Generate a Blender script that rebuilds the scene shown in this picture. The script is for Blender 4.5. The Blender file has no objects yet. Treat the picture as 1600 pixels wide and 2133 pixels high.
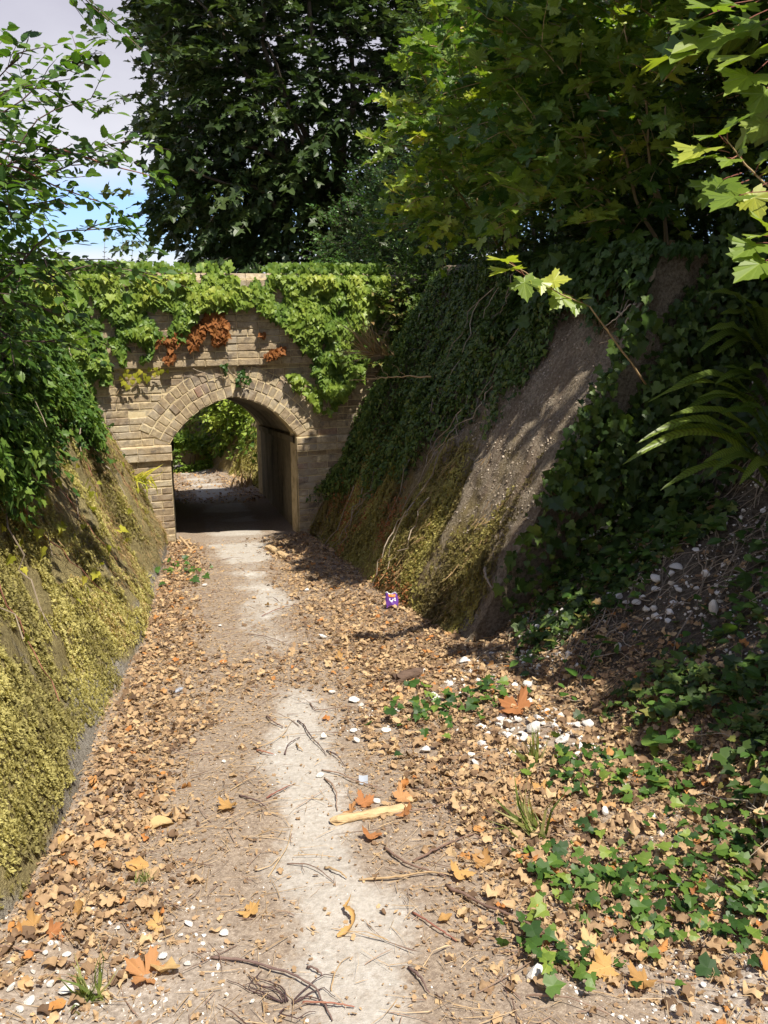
import bpy, bmesh, math, random
import numpy as np
from mathutils import Vector, Matrix

# ------------------------------------------------------------------ scene, camera, light
S = bpy.context.scene
COL = S.collection
rng = np.random.default_rng(7)
random.seed(7)
RAD = math.radians
PITCH, YAW, CAMZ, SLOPE = 14.6, 13.875, 1.6, 0.1192

cam = bpy.data.cameras.new('camera'); cam_o = bpy.data.objects.new('camera', cam); COL.objects.link(cam_o)
cam.sensor_fit = 'VERTICAL'; cam.sensor_height = 24.0; cam.lens = 24.0 * 1787 / 2133
cam.clip_start = 0.05; cam.clip_end = 600
cam_o.location = (0, 0, CAMZ)
cam_o.rotation_euler = (RAD(90 - PITCH), 0, RAD(-YAW))
S.camera = cam_o

SUN_EL, SUN_A = 62.0, 20.0                       # elevation; degrees to the right of straight behind the viewer
ce = math.cos(RAD(SUN_EL))
SUNV = Vector((ce * math.sin(RAD(SUN_A)), -ce * math.cos(RAD(SUN_A)), math.sin(RAD(SUN_EL))))
sl = bpy.data.lights.new('sun', 'SUN'); sl.energy = 4.6; sl.angle = RAD(0.5); sl.color = (1.0, 0.93, 0.82)
sun = bpy.data.objects.new('sun', sl); COL.objects.link(sun)
sun.rotation_euler = SUNV.to_track_quat('Z', 'Y').to_euler(); sun.location = SUNV * 30

wd = bpy.data.worlds.new('World'); S.world = wd; wd.use_nodes = True
nt = wd.node_tree; nt.nodes.clear()
def wn(t, **k):
    n = nt.nodes.new(t)
    for a, b in k.items(): setattr(n, a, b)
    return n
out = wn('ShaderNodeOutputWorld'); bg = wn('ShaderNodeBackground')
sky = wn('ShaderNodeTexSky', sky_type='NISHITA', sun_disc=False)
sky.sun_elevation = RAD(SUN_EL); sky.sun_rotation = math.atan2(SUNV.x, SUNV.y)
bg.inputs[1].default_value = 0.09
tc = wn('ShaderNodeTexCoord'); sep = wn('ShaderNodeSeparateXYZ'); nt.links.new(tc.outputs['Generated'], sep.inputs[0])
mp = wn('ShaderNodeMapping'); mp.inputs['Scale'].default_value = (2.2, 2.2, 5.0); mp.inputs['Location'].default_value = (0.4, 0.1, 0.35)
nt.links.new(tc.outputs['Generated'], mp.inputs[0])
no = wn('ShaderNodeTexNoise'); no.inputs['Scale'].default_value = 1.6; no.inputs['Detail'].default_value = 7; no.inputs['Roughness'].default_value = 0.52
nt.links.new(mp.outputs[0], no.inputs['Vector'])
# cloud cover by height in the sky: cumulus low, a blue gap, a big grey cloud bank above
cr = wn('ShaderNodeValToRGB'); e = cr.color_ramp.elements
e[0].position = 0.0; e[0].color = (.62,) * 3 + (1,); e[1].position = 1.0; e[1].color = (.50,) * 3 + (1,)
for p, v in ((.032, .62), (.05, .38), (.09, .33), (.12, .56), (.16, .80), (.3, .78), (.5, .6)):
    x = e.new(p); x.color = (v, v, v, 1)
nt.links.new(sep.outputs['Z'], cr.inputs[0])
ad = wn('ShaderNodeMath', operation='ADD'); nt.links.new(cr.outputs[0], ad.inputs[0]); nt.links.new(no.outputs[0], ad.inputs[1])
ms = wn('ShaderNodeMapRange'); ms.inputs[1].default_value = 0.90; ms.inputs[2].default_value = 1.14; nt.links.new(ad.outputs[0], ms.inputs[0])
cc = wn('ShaderNodeValToRGB'); e = cc.color_ramp.elements
e[0].position = 0.06; e[0].color = (6.4, 6.5, 6.9, 1); e[1].position = .30; e[1].color = (3.5, 3.4, 4.15, 1)
nz = wn('ShaderNodeMath', operation='MULTIPLY_ADD'); nz.inputs[1].default_value = .25; nt.links.new(no.outputs[0], nz.inputs[0]); 
sb = wn('ShaderNodeMath', operation='SUBTRACT'); sb.inputs[1].default_value = .12; nt.links.new(sep.outputs['Z'], sb.inputs[0]); nt.links.new(sb.outputs[0], nz.inputs[2])
nt.links.new(nz.outputs[0], cc.inputs[0])
tn = wn('ShaderNodeMix', data_type='RGBA', blend_type='MULTIPLY'); tn.inputs[0].default_value = 1; tn.inputs[7].default_value = (.8, 1.02, 1.55, 1); nt.links.new(sky.outputs[0], tn.inputs[6])
mx = wn('ShaderNodeMix', data_type='RGBA'); nt.links.new(ms.outputs[0], mx.inputs[0]); nt.links.new(tn.outputs[2], mx.inputs[6]); nt.links.new(cc.outputs[0], mx.inputs[7])
nt.links.new(mx.outputs[2], bg.inputs[0]); nt.links.new(bg.outputs[0], out.inputs[0])

S.view_settings.view_transform = 'Standard'; S.view_settings.look = 'None'
S.view_settings.exposure = 0.8; S.view_settings.gamma = 1.0; S.view_settings.use_curve_mapping = False
S.cycles.max_bounces = 6; S.cycles.diffuse_bounces = 3; S.cycles.glossy_bounces = 2; S.cycles.transmission_bounces = 3
S.cycles.use_denoising = True; S.cycles.use_adaptive_sampling = True; S.cycles.adaptive_threshold = 0.02
S.cycles.sample_clamp_indirect = 6

# ------------------------------------------------------------------ small maths
def nrm(v): return v / np.maximum(np.linalg.norm(v, axis=-1, keepdims=True), 1e-9)
def R3(n, s=1.0): return rng.normal(0, s, (n, 3))
_tab = np.random.default_rng(3).random((64, 64, 64))
def noise(p):                                            # value noise, p (n,3) -> 0..1
    p = np.asarray(p, float); i = np.floor(p).astype(int); f = p - i; f = f * f * (3 - 2 * f); r = 0
    for a in (0, 1):
        for b in (0, 1):
            for c in (0, 1):
                w = (f[:, 0] if a else 1 - f[:, 0]) * (f[:, 1] if b else 1 - f[:, 1]) * (f[:, 2] if c else 1 - f[:, 2])
                r = r + w * _tab[(i[:, 0] + a) % 64, (i[:, 1] + b) % 64, (i[:, 2] + c) % 64]
    return r
def fbm(p, o=3):
    p = np.asarray(p, float); r = 0; a = .5; t = 0
    for k in range(o): r = r + a * noise(p * 2 ** k + 17.3 * k); t += a; a *= .5
    return r / t
def ss(a, b, x): t = np.clip((x - a) / (b - a), 0, 1); return t * t * (3 - 2 * t)
# a viewing ray of the place as the photographer stood, used to measure where things lie
_p, _y = RAD(PITCH), RAD(YAW)
def ray(px, py):
    x = (px - 800) / 1787; y = -(py - 1066.5) / 1787
    d = np.array([x, math.cos(_p) + y * math.sin(_p), -math.sin(_p) + y * math.cos(_p)])
    c, s = math.cos(-_y), math.sin(-_y)
    return np.array([c * d[0] - s * d[1], s * d[0] + c * d[1], d[2]])
def at(px, py, Y): d = ray(px, py); return np.array([0, 0, CAMZ]) + d * (Y / d[1])
def G(px, py, h=0): d = ray(px, py); t = (CAMZ - h) / (-SLOPE * d[1] - d[2]); return np.array([0, 0, CAMZ]) + t * d
_fa = RAD(83)
FU = np.array([math.sin(_fa), math.cos(_fa), 0]); FN = np.array([math.cos(_fa), -math.sin(_fa), 0]); FP = np.array([-.05, 9.05, 0])
def fuv(px, py):
    d = ray(px, py); t = np.dot(FP - np.array([0, 0, CAMZ]), FN) / np.dot(d, FN); p = np.array([0, 0, CAMZ]) + t * d
    return np.dot(p - FP, FU), p[2]
def fpos(u, z, d=0): u = np.asarray(u, float)[..., None]; z = np.asarray(z, float)[..., None]; d = np.asarray(d, float)[..., None] if np.ndim(d) else d; return FP + u * FU + z * np.array([0, 0, 1.]) + d * FN
def inpoly(x, y, poly):
    r = np.zeros(len(x), bool); n = len(poly)
    for i in range(n):
        x1, y1 = poly[i]; x2, y2 = poly[(i + 1) % n]
        c = ((y1 > y) != (y2 > y)) & (x < (x2 - x1) * (y - y1) / (y2 - y1 + 1e-12) + x1); r ^= c
    return r

# ------------------------------------------------------------------ the lie of the land
_yl = [-3, 2.0, 2.5, 3.2, 4.1, 5.3, 8, 9.1, 13.3, 16.5, 19, 22, 26, 32]
_xl = [-.8, -.62, -.53, -.44, -.37, -.27, -.15, -.13, -.13, -.5, -1.3, -3.0, -6, -12]
_yr = [-3, 2, 3, 4.6, 5.4, 6.6, 8.8, 13.3, 16, 18, 20, 23, 27, 32]
_xr = [1.5, 1.62, 1.66, 1.61, 1.55, 1.46, 1.40, 1.37, 1.2, .8, 0, -1.8, -5, -10]
XL = lambda y: np.interp(y, _yl, _xl); XR = lambda y: np.interp(y, _yr, _xr)
FACE = 1 / math.tan(RAD(64))
YCUT = 4.58
def gz(x, y):
    x = np.asarray(x, float); y = np.asarray(y, float)
    p = np.stack([x * 3, y * 3, x * 0], -1)
    e = np.minimum(x - XL(y), XR(y) - x)
    return -SLOPE * y + .03 * (fbm(p.reshape(-1, 3), 3).reshape(x.shape) - .5) + .05 * (1 - ss(0, .35, e)) * (y < 30)
def talus_h(x, y):                                       # height of the slumped slope above the path line
    d = np.maximum(x - XR(y) + .12 * (y < 2), 0)
    h = np.where(d < .15, d * .35, .0525 + (d - .15) * .74)
    h = np.where(d > 1.35, .0525 + 1.2 * .74 + (d - 1.35) * 1.7, h)
    h = np.minimum(h, 2.55 + .04 * d)
    p = np.stack([x * 2.6, y * 2.6, x * 0 + 5], -1).reshape(-1, 3)
    return h + (fbm(p, 4).reshape(np.shape(x)) - .5) * .16 * np.clip(d * 3, 0, 1)
def talus_z(x, y): return talus_h(x, y) - SLOPE * y
def soil(x, y):                                          # the surface one could put a stone on, path and slump together
    x = np.asarray(x, float); y = np.asarray(y, float)
    return np.where((y < YCUT + .15), np.maximum(gz(x, y), np.where(x > XR(y), talus_z(x, y), -99)), gz(x, y))
ZTOP = 1.45
def bank(y, t, side):                                    # t: metres up the face; returns the surface point
    y = np.asarray(y, float); t = np.asarray(t, float)
    cot = FACE if side > 0 else 0.42
    L = math.sqrt(1 + cot * cot); base = XR(y) if side > 0 else XL(y)
    h = t / L
    top = ZTOP + SLOPE * y + (.35 if side > 0 else .25)
    over = np.maximum(h - top, 0); h = np.minimum(h, top + .05 * over)
    x = base + side * (h * cot + over * 3)
    p = np.stack([y * 1.3, t * .5, x * 0 + side * 9], -1).reshape(-1, 3)
    q = np.stack([y * 5.5, t * 1.3, x * 0 + side * 4], -1).reshape(-1, 3)
    g = np.stack([y * 13, t * 11, x * 0 + side * 2], -1).reshape(-1, 3)
    dn = ((fbm(p, 2) - .5) * .24 + (fbm(q, 3) - .5) * .10 + (fbm(g, 2) - .5) * .035).reshape(y.shape) * np.clip(t * 4, 0.15, 1)
    x = x - side * dn * .9; z = h - SLOPE * y + dn * .42
    return np.stack([x, y, z], -1)
def bank_n(side): c = FACE if side > 0 else .42; v = np.array([-side * 1.0, 0, c]); return v / np.linalg.norm(v)

# ------------------------------------------------------------------ object helpers
def link(o, parent=None, **pr):
    COL.objects.link(o)
    if parent is not None: o.parent = parent
    for k, v in pr.items(): o[k] = v
    return o
def mesh_np(name, parts, mat, parent=None, smooth=False, loc=None, **pr):
    """parts: list of (verts, tris, attr or None[, material index])"""
    V = []; T = []; A = []; MI = []; off = 0
    for p in parts:
        v, t, a = p[0], p[1], p[2]
        if len(v) == 0: continue
        V.append(v); T.append(np.asarray(t) + off); off += len(v)
        A.append(a if a is not None else np.zeros((len(v), 3))); MI.append(np.full(len(t), p[3] if len(p) > 3 else 0))
    V = np.concatenate(V); T = np.concatenate(T); A = np.concatenate(A); MI = np.concatenate(MI)
    if loc is not None: V = V - np.asarray(loc)
    m = bpy.data.meshes.new(name)
    m.vertices.add(len(V)); m.vertices.foreach_set('co', V.astype(np.float32).ravel())
    m.loops.add(len(T) * 3); m.loops.foreach_set('vertex_index', T.astype(np.int32).ravel())
    m.polygons.add(len(T)); m.polygons.foreach_set('loop_start', np.arange(0, len(T) * 3, 3, dtype=np.int32))
    at_ = m.attributes.new('lc', 'FLOAT_VECTOR', 'POINT'); at_.data.foreach_set('vector', A.astype(np.float32).ravel())
    for k in (mat if isinstance(mat, (list, tuple)) else [mat]): m.materials.append(k)
    m.polygons.foreach_set('material_index', MI.astype(np.int32))
    m.polygons.foreach_set('use_smooth', np.full(len(T), bool(smooth)))
    m.update(calc_edges=True)
    o = bpy.data.objects.new(name, m)
    if loc is not None: o.location = loc
    return link(o, parent, **pr)
def empty(name, loc, label, cat, group=None):
    o = bpy.data.objects.new(name, None); o.location = loc; o.empty_display_size = .1
    link(o, None, label=label, category=cat)
    if group: o['group'] = group
    return o
def child(name, parts, mat, root, **k):
    """a part whose vertices are given in world space"""
    loc = np.array(root.location); 
    parts = [(p[0] - loc,) + tuple(p[1:]) for p in parts if len(p[0])]
    return mesh_np(name, parts, mat, root, **k)
def scatter(tm, pos, Y, Z, size, rnd):
    """copies of a leaf template: Y runs to the tip, Z is the upper side"""
    tv, tt = tm; N = len(pos)
    if N == 0: return (np.zeros((0, 3)), np.zeros((0, 3), int), np.zeros((0, 3)))
    Y = nrm(Y); X = nrm(np.cross(Y, Z)); Zz = np.cross(X, Y)
    s = np.broadcast_to(np.asarray(size, float), (N,))[:, None, None]
    v = (tv[None, :, 0:1] * X[:, None] + tv[None, :, 1:2] * Y[:, None] + tv[None, :, 2:3] * Zz[:, None]) * s + pos[:, None]
    t = tt[None] + (np.arange(N) * len(tv))[:, None, None]
    a = np.empty((N, len(tv), 3)); a[:, :, 0] = tv[None, :, 0]; a[:, :, 1] = tv[None, :, 1]; a[:, :, 2] = np.asarray(rnd)[:, None]
    return v.reshape(-1, 3), t.reshape(-1, 3), a.reshape(-1, 3)
def tube(pts, rad, sides=6, rnd=.5, cap=True):
    P = np.asarray(pts, float); n = len(P); r = np.broadcast_to(np.asarray(rad, float), (n,))
    T = nrm(np.gradient(P, axis=0)); ref = np.array([0, 0, 1.]) if abs(T[0, 2]) < .9 else np.array([1., 0, 0])
    X = nrm(np.cross(T, ref)); Yv = np.cross(T, X)
    a = np.linspace(0, 2 * np.pi, sides, endpoint=False)
    v = P[:, None] + r[:, None, None] * (np.cos(a)[None, :, None] * X[:, None] + np.sin(a)[None, :, None] * Yv[:, None])
    v = v.reshape(-1, 3); t = []
    for i in range(n - 1):
        for j in range(sides):
            k = (j + 1) % sides; A, B, C, D = i * sides + j, i * sides + k, (i + 1) * sides + k, (i + 1) * sides + j
            t += [(A, B, C), (A, C, D)]
    if cap:
        v = np.vstack([v, P[:1], P[-1:]]); c0 = n * sides
        for j in range(sides):
            k = (j + 1) % sides; t += [(c0, k, j), (c0 + 1, (n - 1) * sides + j, (n - 1) * sides + k)]
    at_ = np.zeros((len(v), 3)); at_[:, 2] = rnd; at_[:n * sides, 1] = np.repeat(np.linspace(0, 1, n), sides)
    return v, np.array(t), at_
_tw = tube([[0, 0, 0], [.03, .5, .04], [0, 1, 0]], [1, .8, .5], 4)
TWIG = (_tw[0] , _tw[1])
def twigs(a, b, r, rnd):                                 # many thin straight-ish twigs from points a to b
    d = b - a; L = np.linalg.norm(d, axis=1)
    tv = TWIG[0].copy(); N = len(a)
    Y = nrm(d); Z = nrm(np.cross(Y, R3(N))); X = np.cross(Y, Z)
    cx = np.array([[0, 0, 0], [.03, .5, .04], [0, 1, 0]]); 
    c = np.interp(tv[:, 1], [0, .5, 1], [0, .03, 0]) * 0
    v = (tv[None, :, 0:1] * X[:, None] + tv[None, :, 2:3] * Z[:, None]) * np.broadcast_to(np.asarray(r, float), (N,))[:, None, None] + tv[None, :, 1:2] * d[:, None] + a[:, None]
    bow = (4 * tv[None, :, 1] * (1 - tv[None, :, 1])) * (L * rng.normal(0, .06, N))[:, None]
    v = v + bow[..., None] * Z[:, None]
    t = TWIG[1][None] + (np.arange(N) * len(tv))[:, None, None]
    at_ = np.zeros((N, len(tv), 3)); at_[:, :, 2] = np.asarray(rnd)[:, None]; at_[:, :, 1] = tv[None, :, 1]
    return v.reshape(-1, 3), t.reshape(-1, 3), at_.reshape(-1, 3)

# ------------------------------------------------------------------ leaf outlines
def fan(half, c=(0, .35), fold=.18, droop=.15, lobe=0.0):
    h = np.array(half, float); mir = h[::-1].copy(); mir = mir[(mir[:, 0] > 1e-6)]; mir[:, 0] *= -1
    o = np.vstack([h, mir]); v = np.vstack([[c], o])
    z = fold * np.abs(v[:, 0]) - droop * np.clip(v[:, 1], 0, 2) ** 2
    if lobe: z = z + lobe * np.sin(np.arange(len(v)) * 2.1)
    v = np.column_stack([v, z]); n = len(o)
    t = np.array([(0, 1 + i, 1 + (i + 1) % n) for i in range(n)])
    return v, t
IVY = fan([(0, .04), (.2, -.1), (.34, -.02), (.55, .1), (.36, .34), (.45, .52), (.2, .62), (0, 1)], fold=.2, droop=.2)
IVYLO = fan([(0, 0), (.5, .08), (.3, .45), (0, 1)], fold=.2, droop=.2)
SYC = fan([(0, .1), (.1, -.03), (.24, -.07), (.4, -.1), (.36, .04), (.44, .12), (.38, .2), (.56, .24), (.6, .32), (.74, .38), (.62, .46), (.66, .58), (.5, .54), (.42, .6), (.3, .5),
           (.27, .62), (.33, .72), (.22, .78), (.21, .9), (.1, .92), (0, 1.1)], c=(0, .28), fold=.1, droop=.18, lobe=.022)
MAP = fan([(0, .08), (.4, -.08), (.3, .16), (.68, .38), (.3, .46), (.24, .78), (0, 1.05)], c=(0, .28), fold=.16, droop=.18)
ELM = fan([(0, 0), (.16, .04), (.2, .12), (.3, .16), (.3, .26), (.39, .32), (.37, .42), (.41, .5), (.36, .58), (.36, .68), (.27, .74), (.25, .84), (.15, .88), (0, 1.08)], c=(0, .42), fold=.22, droop=.12)
OVAL = fan([(0, 0), (.26, .2), (.32, .5), (.18, .85), (0, 1)], c=(0, .45), fold=.25, droop=.15)
LANCE = fan([(0, 0), (.16, .35), (.12, .7), (0, 1)], c=(0, .45), fold=.3, droop=.1)
_d = np.array([[0, 0, 0], [.24, .45, .06], [0, 1, -.06], [-.24, .45, .06]]); DIA = (_d, np.array([[0, 1, 2], [0, 2, 3]]))
BLADE = (np.array([[-.05, 0, 0], [.05, 0, 0], [.03, .55, .06], [-.03, .55, .06], [0, 1, .25]]), np.array([[0, 1, 2], [0, 2, 3], [3, 2, 4]]))
def subdivide(tm):
    v, t = tm; V = [*map(tuple, v)]; E = {}
    def mid(a, b):
        k = (min(a, b), max(a, b))
        if k not in E: V.append(tuple((np.array(V[a]) + np.array(V[b])) / 2)); E[k] = len(V) - 1
        return E[k]
    T = []
    for a, b, c in t: x, y, z = mid(a, b), mid(b, c), mid(c, a); T += [(a, x, z), (x, b, y), (z, y, c), (x, y, z)]
    return np.array(V), np.array(T)
def curl(tm, kx, ky, w, seed, sub=0):
    for _ in range(sub): tm = subdivide(tm)
    v, t = tm; v = v.copy(); r = np.random.default_rng(seed)
    x, y = v[:, 0], v[:, 1] - .45
    v[:, 2] = kx * x * x + ky * y * y + w * (noise(np.column_stack([v[:, 0] * 4 + seed, v[:, 1] * 4, v[:, 0] * 0])) - .5)
    return v, t
SHARD = fan([(0, 0), (.3, .1), (.22, .4), (.36, .6), (.1, .95)], c=(0, .45), fold=0, droop=0)
CURLS_HI = [curl(SYC, .5, .2, .4, 1), curl(OVAL, -.9, .6, .7, 2, 1), curl(OVAL, 1.4, .3, .45, 3, 1), curl(SHARD, .5, .4, .55, 4, 1), curl(OVAL, 1.2, -.6, .6, 5, 1), curl(SHARD, -1.0, .3, .7, 6, 1), curl(SHARD, .8, -.3, .6, 7, 1)]
CURLS = [curl(MAP, 1.1, .3, .5, 1), curl(SHARD, -.5, .6, .6, 2), curl(OVAL, 2.2, .5, .35, 3), curl(SHARD, .9, .7, .5, 4), curl(OVAL, 1.2, -.6, .5, 5), curl(SHARD, -1.0, .3, .6, 6), curl(SHARD, 1.6, -.5, .55, 7)]

# ------------------------------------------------------------------ materials
def newmat(name):
    m = bpy.data.materials.new(name); m.use_nodes = True; t = m.node_tree; t.nodes.clear()
    return m, t
class NB:
    def __init__(s, t): s.t = t
    def n(s, ty, **k):
        x = s.t.nodes.new(ty)
        for a, b in k.items():
            if a.startswith('i_'): x.inputs[int(a[2:]) if a[2:].isdigit() else a[2:].replace('_', ' ')].default_value = b
            else: setattr(x, a, b)
        return x
    def l(s, a, b): s.t.links.new(a, b)
    def ramp(s, fac, stops, interp='LINEAR'):
        r = s.n('ShaderNodeValToRGB'); r.color_ramp.interpolation = interp; e = r.color_ramp.elements
        e[0].position = stops[0][0]; e[0].color = (*stops[0][1], 1); e[1].position = stops[-1][0]; e[1].color = (*stops[-1][1], 1)
        for p, c in stops[1:-1]: x = e.new(p); x.color = (*c, 1)
        s.l(fac, r.inputs[0]); return r.outputs[0]
    def noise(s, scale, detail=4, rough=.55, vec=None, dist=0):
        x = s.n('ShaderNodeTexNoise'); x.inputs['Scale'].default_value = scale; x.inputs['Detail'].default_value = detail; x.inputs['Roughness'].default_value = rough; x.inputs['Distortion'].default_value = dist
        if vec is not None: s.l(vec, x.inputs['Vector'])
        return x.outputs[0]
    def mix(s, f, a, b, mode='MIX'):
        x = s.n('ShaderNodeMix', data_type='RGBA', blend_type=mode)
        for v, i in ((f, 0), (a, 6), (b, 7)):
            if hasattr(v, 'links') or hasattr(v, 'is_linked'): s.l(v, x.inputs[i])
            elif i == 0: x.inputs[0].default_value = v
            else: x.inputs[i].default_value = (*v, 1)
        return x.outputs[2]
    def math(s, op, a, b=0.0, clamp=False):
        x = s.n('ShaderNodeMath', operation=op, use_clamp=clamp)
        for v, i in ((a, 0), (b, 1)):
            if hasattr(v, 'is_linked'): s.l(v, x.inputs[i])
            else: x.inputs[i].default_value = v
        return x.outputs[0]
    def rng(s, v, a, b, c=0., d=1.):
        x = s.n('ShaderNodeMapRange'); s.l(v, x.inputs[0])
        for i, q in enumerate((a, b, c, d)): x.inputs[1 + i].default_value = q
        return x.outputs[0]
    def pos(s, scale=None):
        g = s.n('ShaderNodeTexCoord').outputs['Object']
        if scale is None: return g
        m = s.n('ShaderNodeMapping'); m.inputs['Scale'].default_value = scale; s.l(g, m.inputs[0]); return m.outputs[0]
    def attr(s):
        a = s.n('ShaderNodeAttribute', attribute_name='lc'); q = s.n('ShaderNodeSeparateXYZ'); s.l(a.outputs['Vector'], q.inputs[0]); return q.outputs
    def bump(s, h, st, d=.01):
        b = s.n('ShaderNodeBump'); b.inputs['Strength'].default_value = st; b.inputs['Distance'].default_value = d; s.l(h, b.inputs['Height']); return b.outputs[0]
    def out(s, sh): o = s.n('ShaderNodeOutputMaterial'); s.l(sh, o.inputs[0])
    def pbr(s, col, rough=.8, spec=.3, normal=None):
        p = s.n('ShaderNodeBsdfPrincipled')
        if hasattr(col, 'is_linked'): s.l(col, p.inputs['Base Color'])
        else: p.inputs['Base Color'].default_value = (*col, 1)
        p.inputs['Roughness'].default_value = rough; p.inputs['Specular IOR Level'].default_value = spec
        if normal is not None: s.l(normal, p.inputs['Normal'])
        return p
def leaf_mat(name, stops, transl=.35, rough=.42, spec=.4, tint=(1.15, 1.25, .45), vein=.25, back=.25):
    m, t = newmat(name); b = NB(t); a = b.attr()
    c = b.ramp(a[2], stops)
    c = b.mix(b.math('MULTIPLY', b.noise(60, 2), .5), c, b.mix(1, c, (.55, .6, .5), 'MULTIPLY'))
    if vein:
        ax = b.math('ABSOLUTE', a[0]); vv = b.rng(ax, 0, .035, vein, 0)
        sw = b.math('ABSOLUTE', b.math('SUBTRACT', b.math('FRACT', b.math('MULTIPLY', b.math('SUBTRACT', a[1], b.math('MULTIPLY', ax, .8)), 6)), .5))
        vv = b.math('ADD', vv, b.rng(sw, .0, .07, vein * .45, 0), True)
        c = b.mix(vv, c, b.mix(1, c, (2.2, 2.0, 1.8), 'MULTIPLY'))
    g = b.n('ShaderNodeNewGeometry'); c2 = b.mix(b.math('MULTIPLY', g.outputs['Backfacing'], back), c, b.mix(.5, c, (.16, .2, .12)))
    p = b.pbr(c2, rough, spec); tr = b.n('ShaderNodeBsdfTranslucent'); b.l(b.mix(1, c, tint, 'MULTIPLY'), tr.inputs[0])
    s = b.n('ShaderNodeMixShader'); s.inputs[0].default_value = transl; b.l(p.outputs[0], s.inputs[1]); b.l(tr.outputs[0], s.inputs[2]); b.out(s.outputs[0]); return m
M = {}
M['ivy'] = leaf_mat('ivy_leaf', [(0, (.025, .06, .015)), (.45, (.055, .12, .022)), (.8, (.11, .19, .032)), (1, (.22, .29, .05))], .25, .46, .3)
M['ivylit'] = leaf_mat('ivy_leaf_sun_painted', [(0, (.045, .10, .02)), (.3, (.13, .22, .035)), (.65, (.27, .36, .055)), (.95, (.44, .48, .08)), (1, (.5, .44, .1))], .32, .44, .32)  # brighter copy of the ivy leaf, sunlight put into its colour
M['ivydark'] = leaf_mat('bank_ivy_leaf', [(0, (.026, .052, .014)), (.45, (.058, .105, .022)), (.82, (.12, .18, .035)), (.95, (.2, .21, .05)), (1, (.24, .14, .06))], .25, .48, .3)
M['dead'] = leaf_mat('dead_ivy_leaf', [(0, (.16, .06, .022)), (.5, (.3, .115, .035)), (1, (.42, .2, .06))], .25, .7, .2, (1.2, 1, .7))
M['yellow'] = leaf_mat('yellow_leaf', [(0, (.28, .3, .03)), (.6, (.45, .45, .05)), (1, (.6, .52, .08))], .4, .45, .4)
M['syc'] = leaf_mat('sycamore_leaf', [(0, (.035, .085, .018)), (.3, (.09, .17, .028)), (.62, (.24, .33, .05)), (.97, (.5, .52, .075)), (1, (.4, .22, .06))], .42, .38, .45)
M['maple'] = leaf_mat('maple_leaf', [(0, (.025, .048, .015)), (.5, (.048, .082, .022)), (.9, (.095, .13, .038)), (.97, (.14, .13, .04)), (1, (.3, .14, .04))], .28, .42, .4, vein=0)
M['elm'] = leaf_mat('elm_leaf', [(0, (.04, .095, .018)), (.5, (.09, .18, .03)), (.9, (.17, .27, .045)), (1, (.26, .33, .06))], .45, .42, .4)
M['box'] = leaf_mat('evergreen_leaf', [(0, (.03, .07, .015)), (.6, (.065, .145, .025)), (1, (.14, .25, .04))], .22, .3, .5, vein=0)
M['weed'] = leaf_mat('weed_leaf', [(0, (.04, .09, .018)), (.6, (.08, .17, .03)), (1, (.16, .26, .05))], .35, .45, .4)
M['litter'] = leaf_mat('dry_leaf', [(0, (.13, .08, .05)), (.27, (.28, .178, .105)), (.6, (.47, .315, .178)), (.9, (.61, .43, .24)), (.94, (.62, .45, .26)), (.97, (.52, .25, .08)), (1, (.5, .2, .06))], .2, .75, .2, (1.1, .95, .7), vein=.12)
M['tan'] = leaf_mat('tan_dry_leaf', [(0, (.4, .22, .08)), (.5, (.55, .33, .12)), (1, (.62, .44, .22))], .22, .7, .2, (1.1, .95, .7), vein=.2)
M['rust'] = leaf_mat('rust_dry_leaf', [(0, (.34, .13, .05)), (.6, (.43, .19, .075)), (1, (.5, .27, .12))], .22, .7, .2, (1.1, .95, .7), vein=.2)
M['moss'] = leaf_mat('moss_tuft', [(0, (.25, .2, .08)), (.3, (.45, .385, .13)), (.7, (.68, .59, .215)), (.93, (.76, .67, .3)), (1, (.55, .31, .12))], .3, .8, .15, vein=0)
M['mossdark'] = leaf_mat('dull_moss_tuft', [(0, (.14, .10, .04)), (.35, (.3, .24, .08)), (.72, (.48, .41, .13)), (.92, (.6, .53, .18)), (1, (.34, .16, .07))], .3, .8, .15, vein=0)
M['grass'] = leaf_mat('grass_blade', [(0, (.14, .2, .04)), (.6, (.26, .31, .08)), (1, (.46, .4, .18))], .35, .55, .3, vein=0)
M['straw'] = leaf_mat('dry_straw', [(0, (.3, .19, .09)), (.6, (.45, .31, .15)), (1, (.55, .42, .24))], .2, .7, .2, (1.1, 1, .7), vein=0)
def fern_mat():
    m, t = newmat('fern_frond'); b = NB(t); a = b.attr()
    c = b.ramp(a[2], [(0, (.1, .17, .025)), (1, (.2, .28, .045))])
    st = b.math('ABSOLUTE', b.math('SUBTRACT', b.math('FRACT', b.math('MULTIPLY', b.math('SUBTRACT', a[1], b.math('MULTIPLY', b.math('ABSOLUTE', a[0]), .03)), 34)), .5))
    c = b.mix(b.rng(st, .18, .3, .75, 0), c, b.mix(1, c, (.45, .4, .4), 'MULTIPLY'))
    c = b.mix(b.rng(b.math('ABSOLUTE', a[0]), 0, .12, .5, 0), c, (.25, .3, .08))
    p = b.pbr(c, .4, .45); tr = b.n('ShaderNodeBsdfTranslucent'); b.l(b.mix(1, c, (1.2, 1.25, .4), 'MULTIPLY'), tr.inputs[0])
    s = b.n('ShaderNodeMixShader'); s.inputs[0].default_value = .4; b.l(p.outputs[0], s.inputs[1]); b.l(tr.outputs[0], s.inputs[2]); b.out(s.outputs[0]); return m
M['fern'] = fern_mat()
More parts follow.
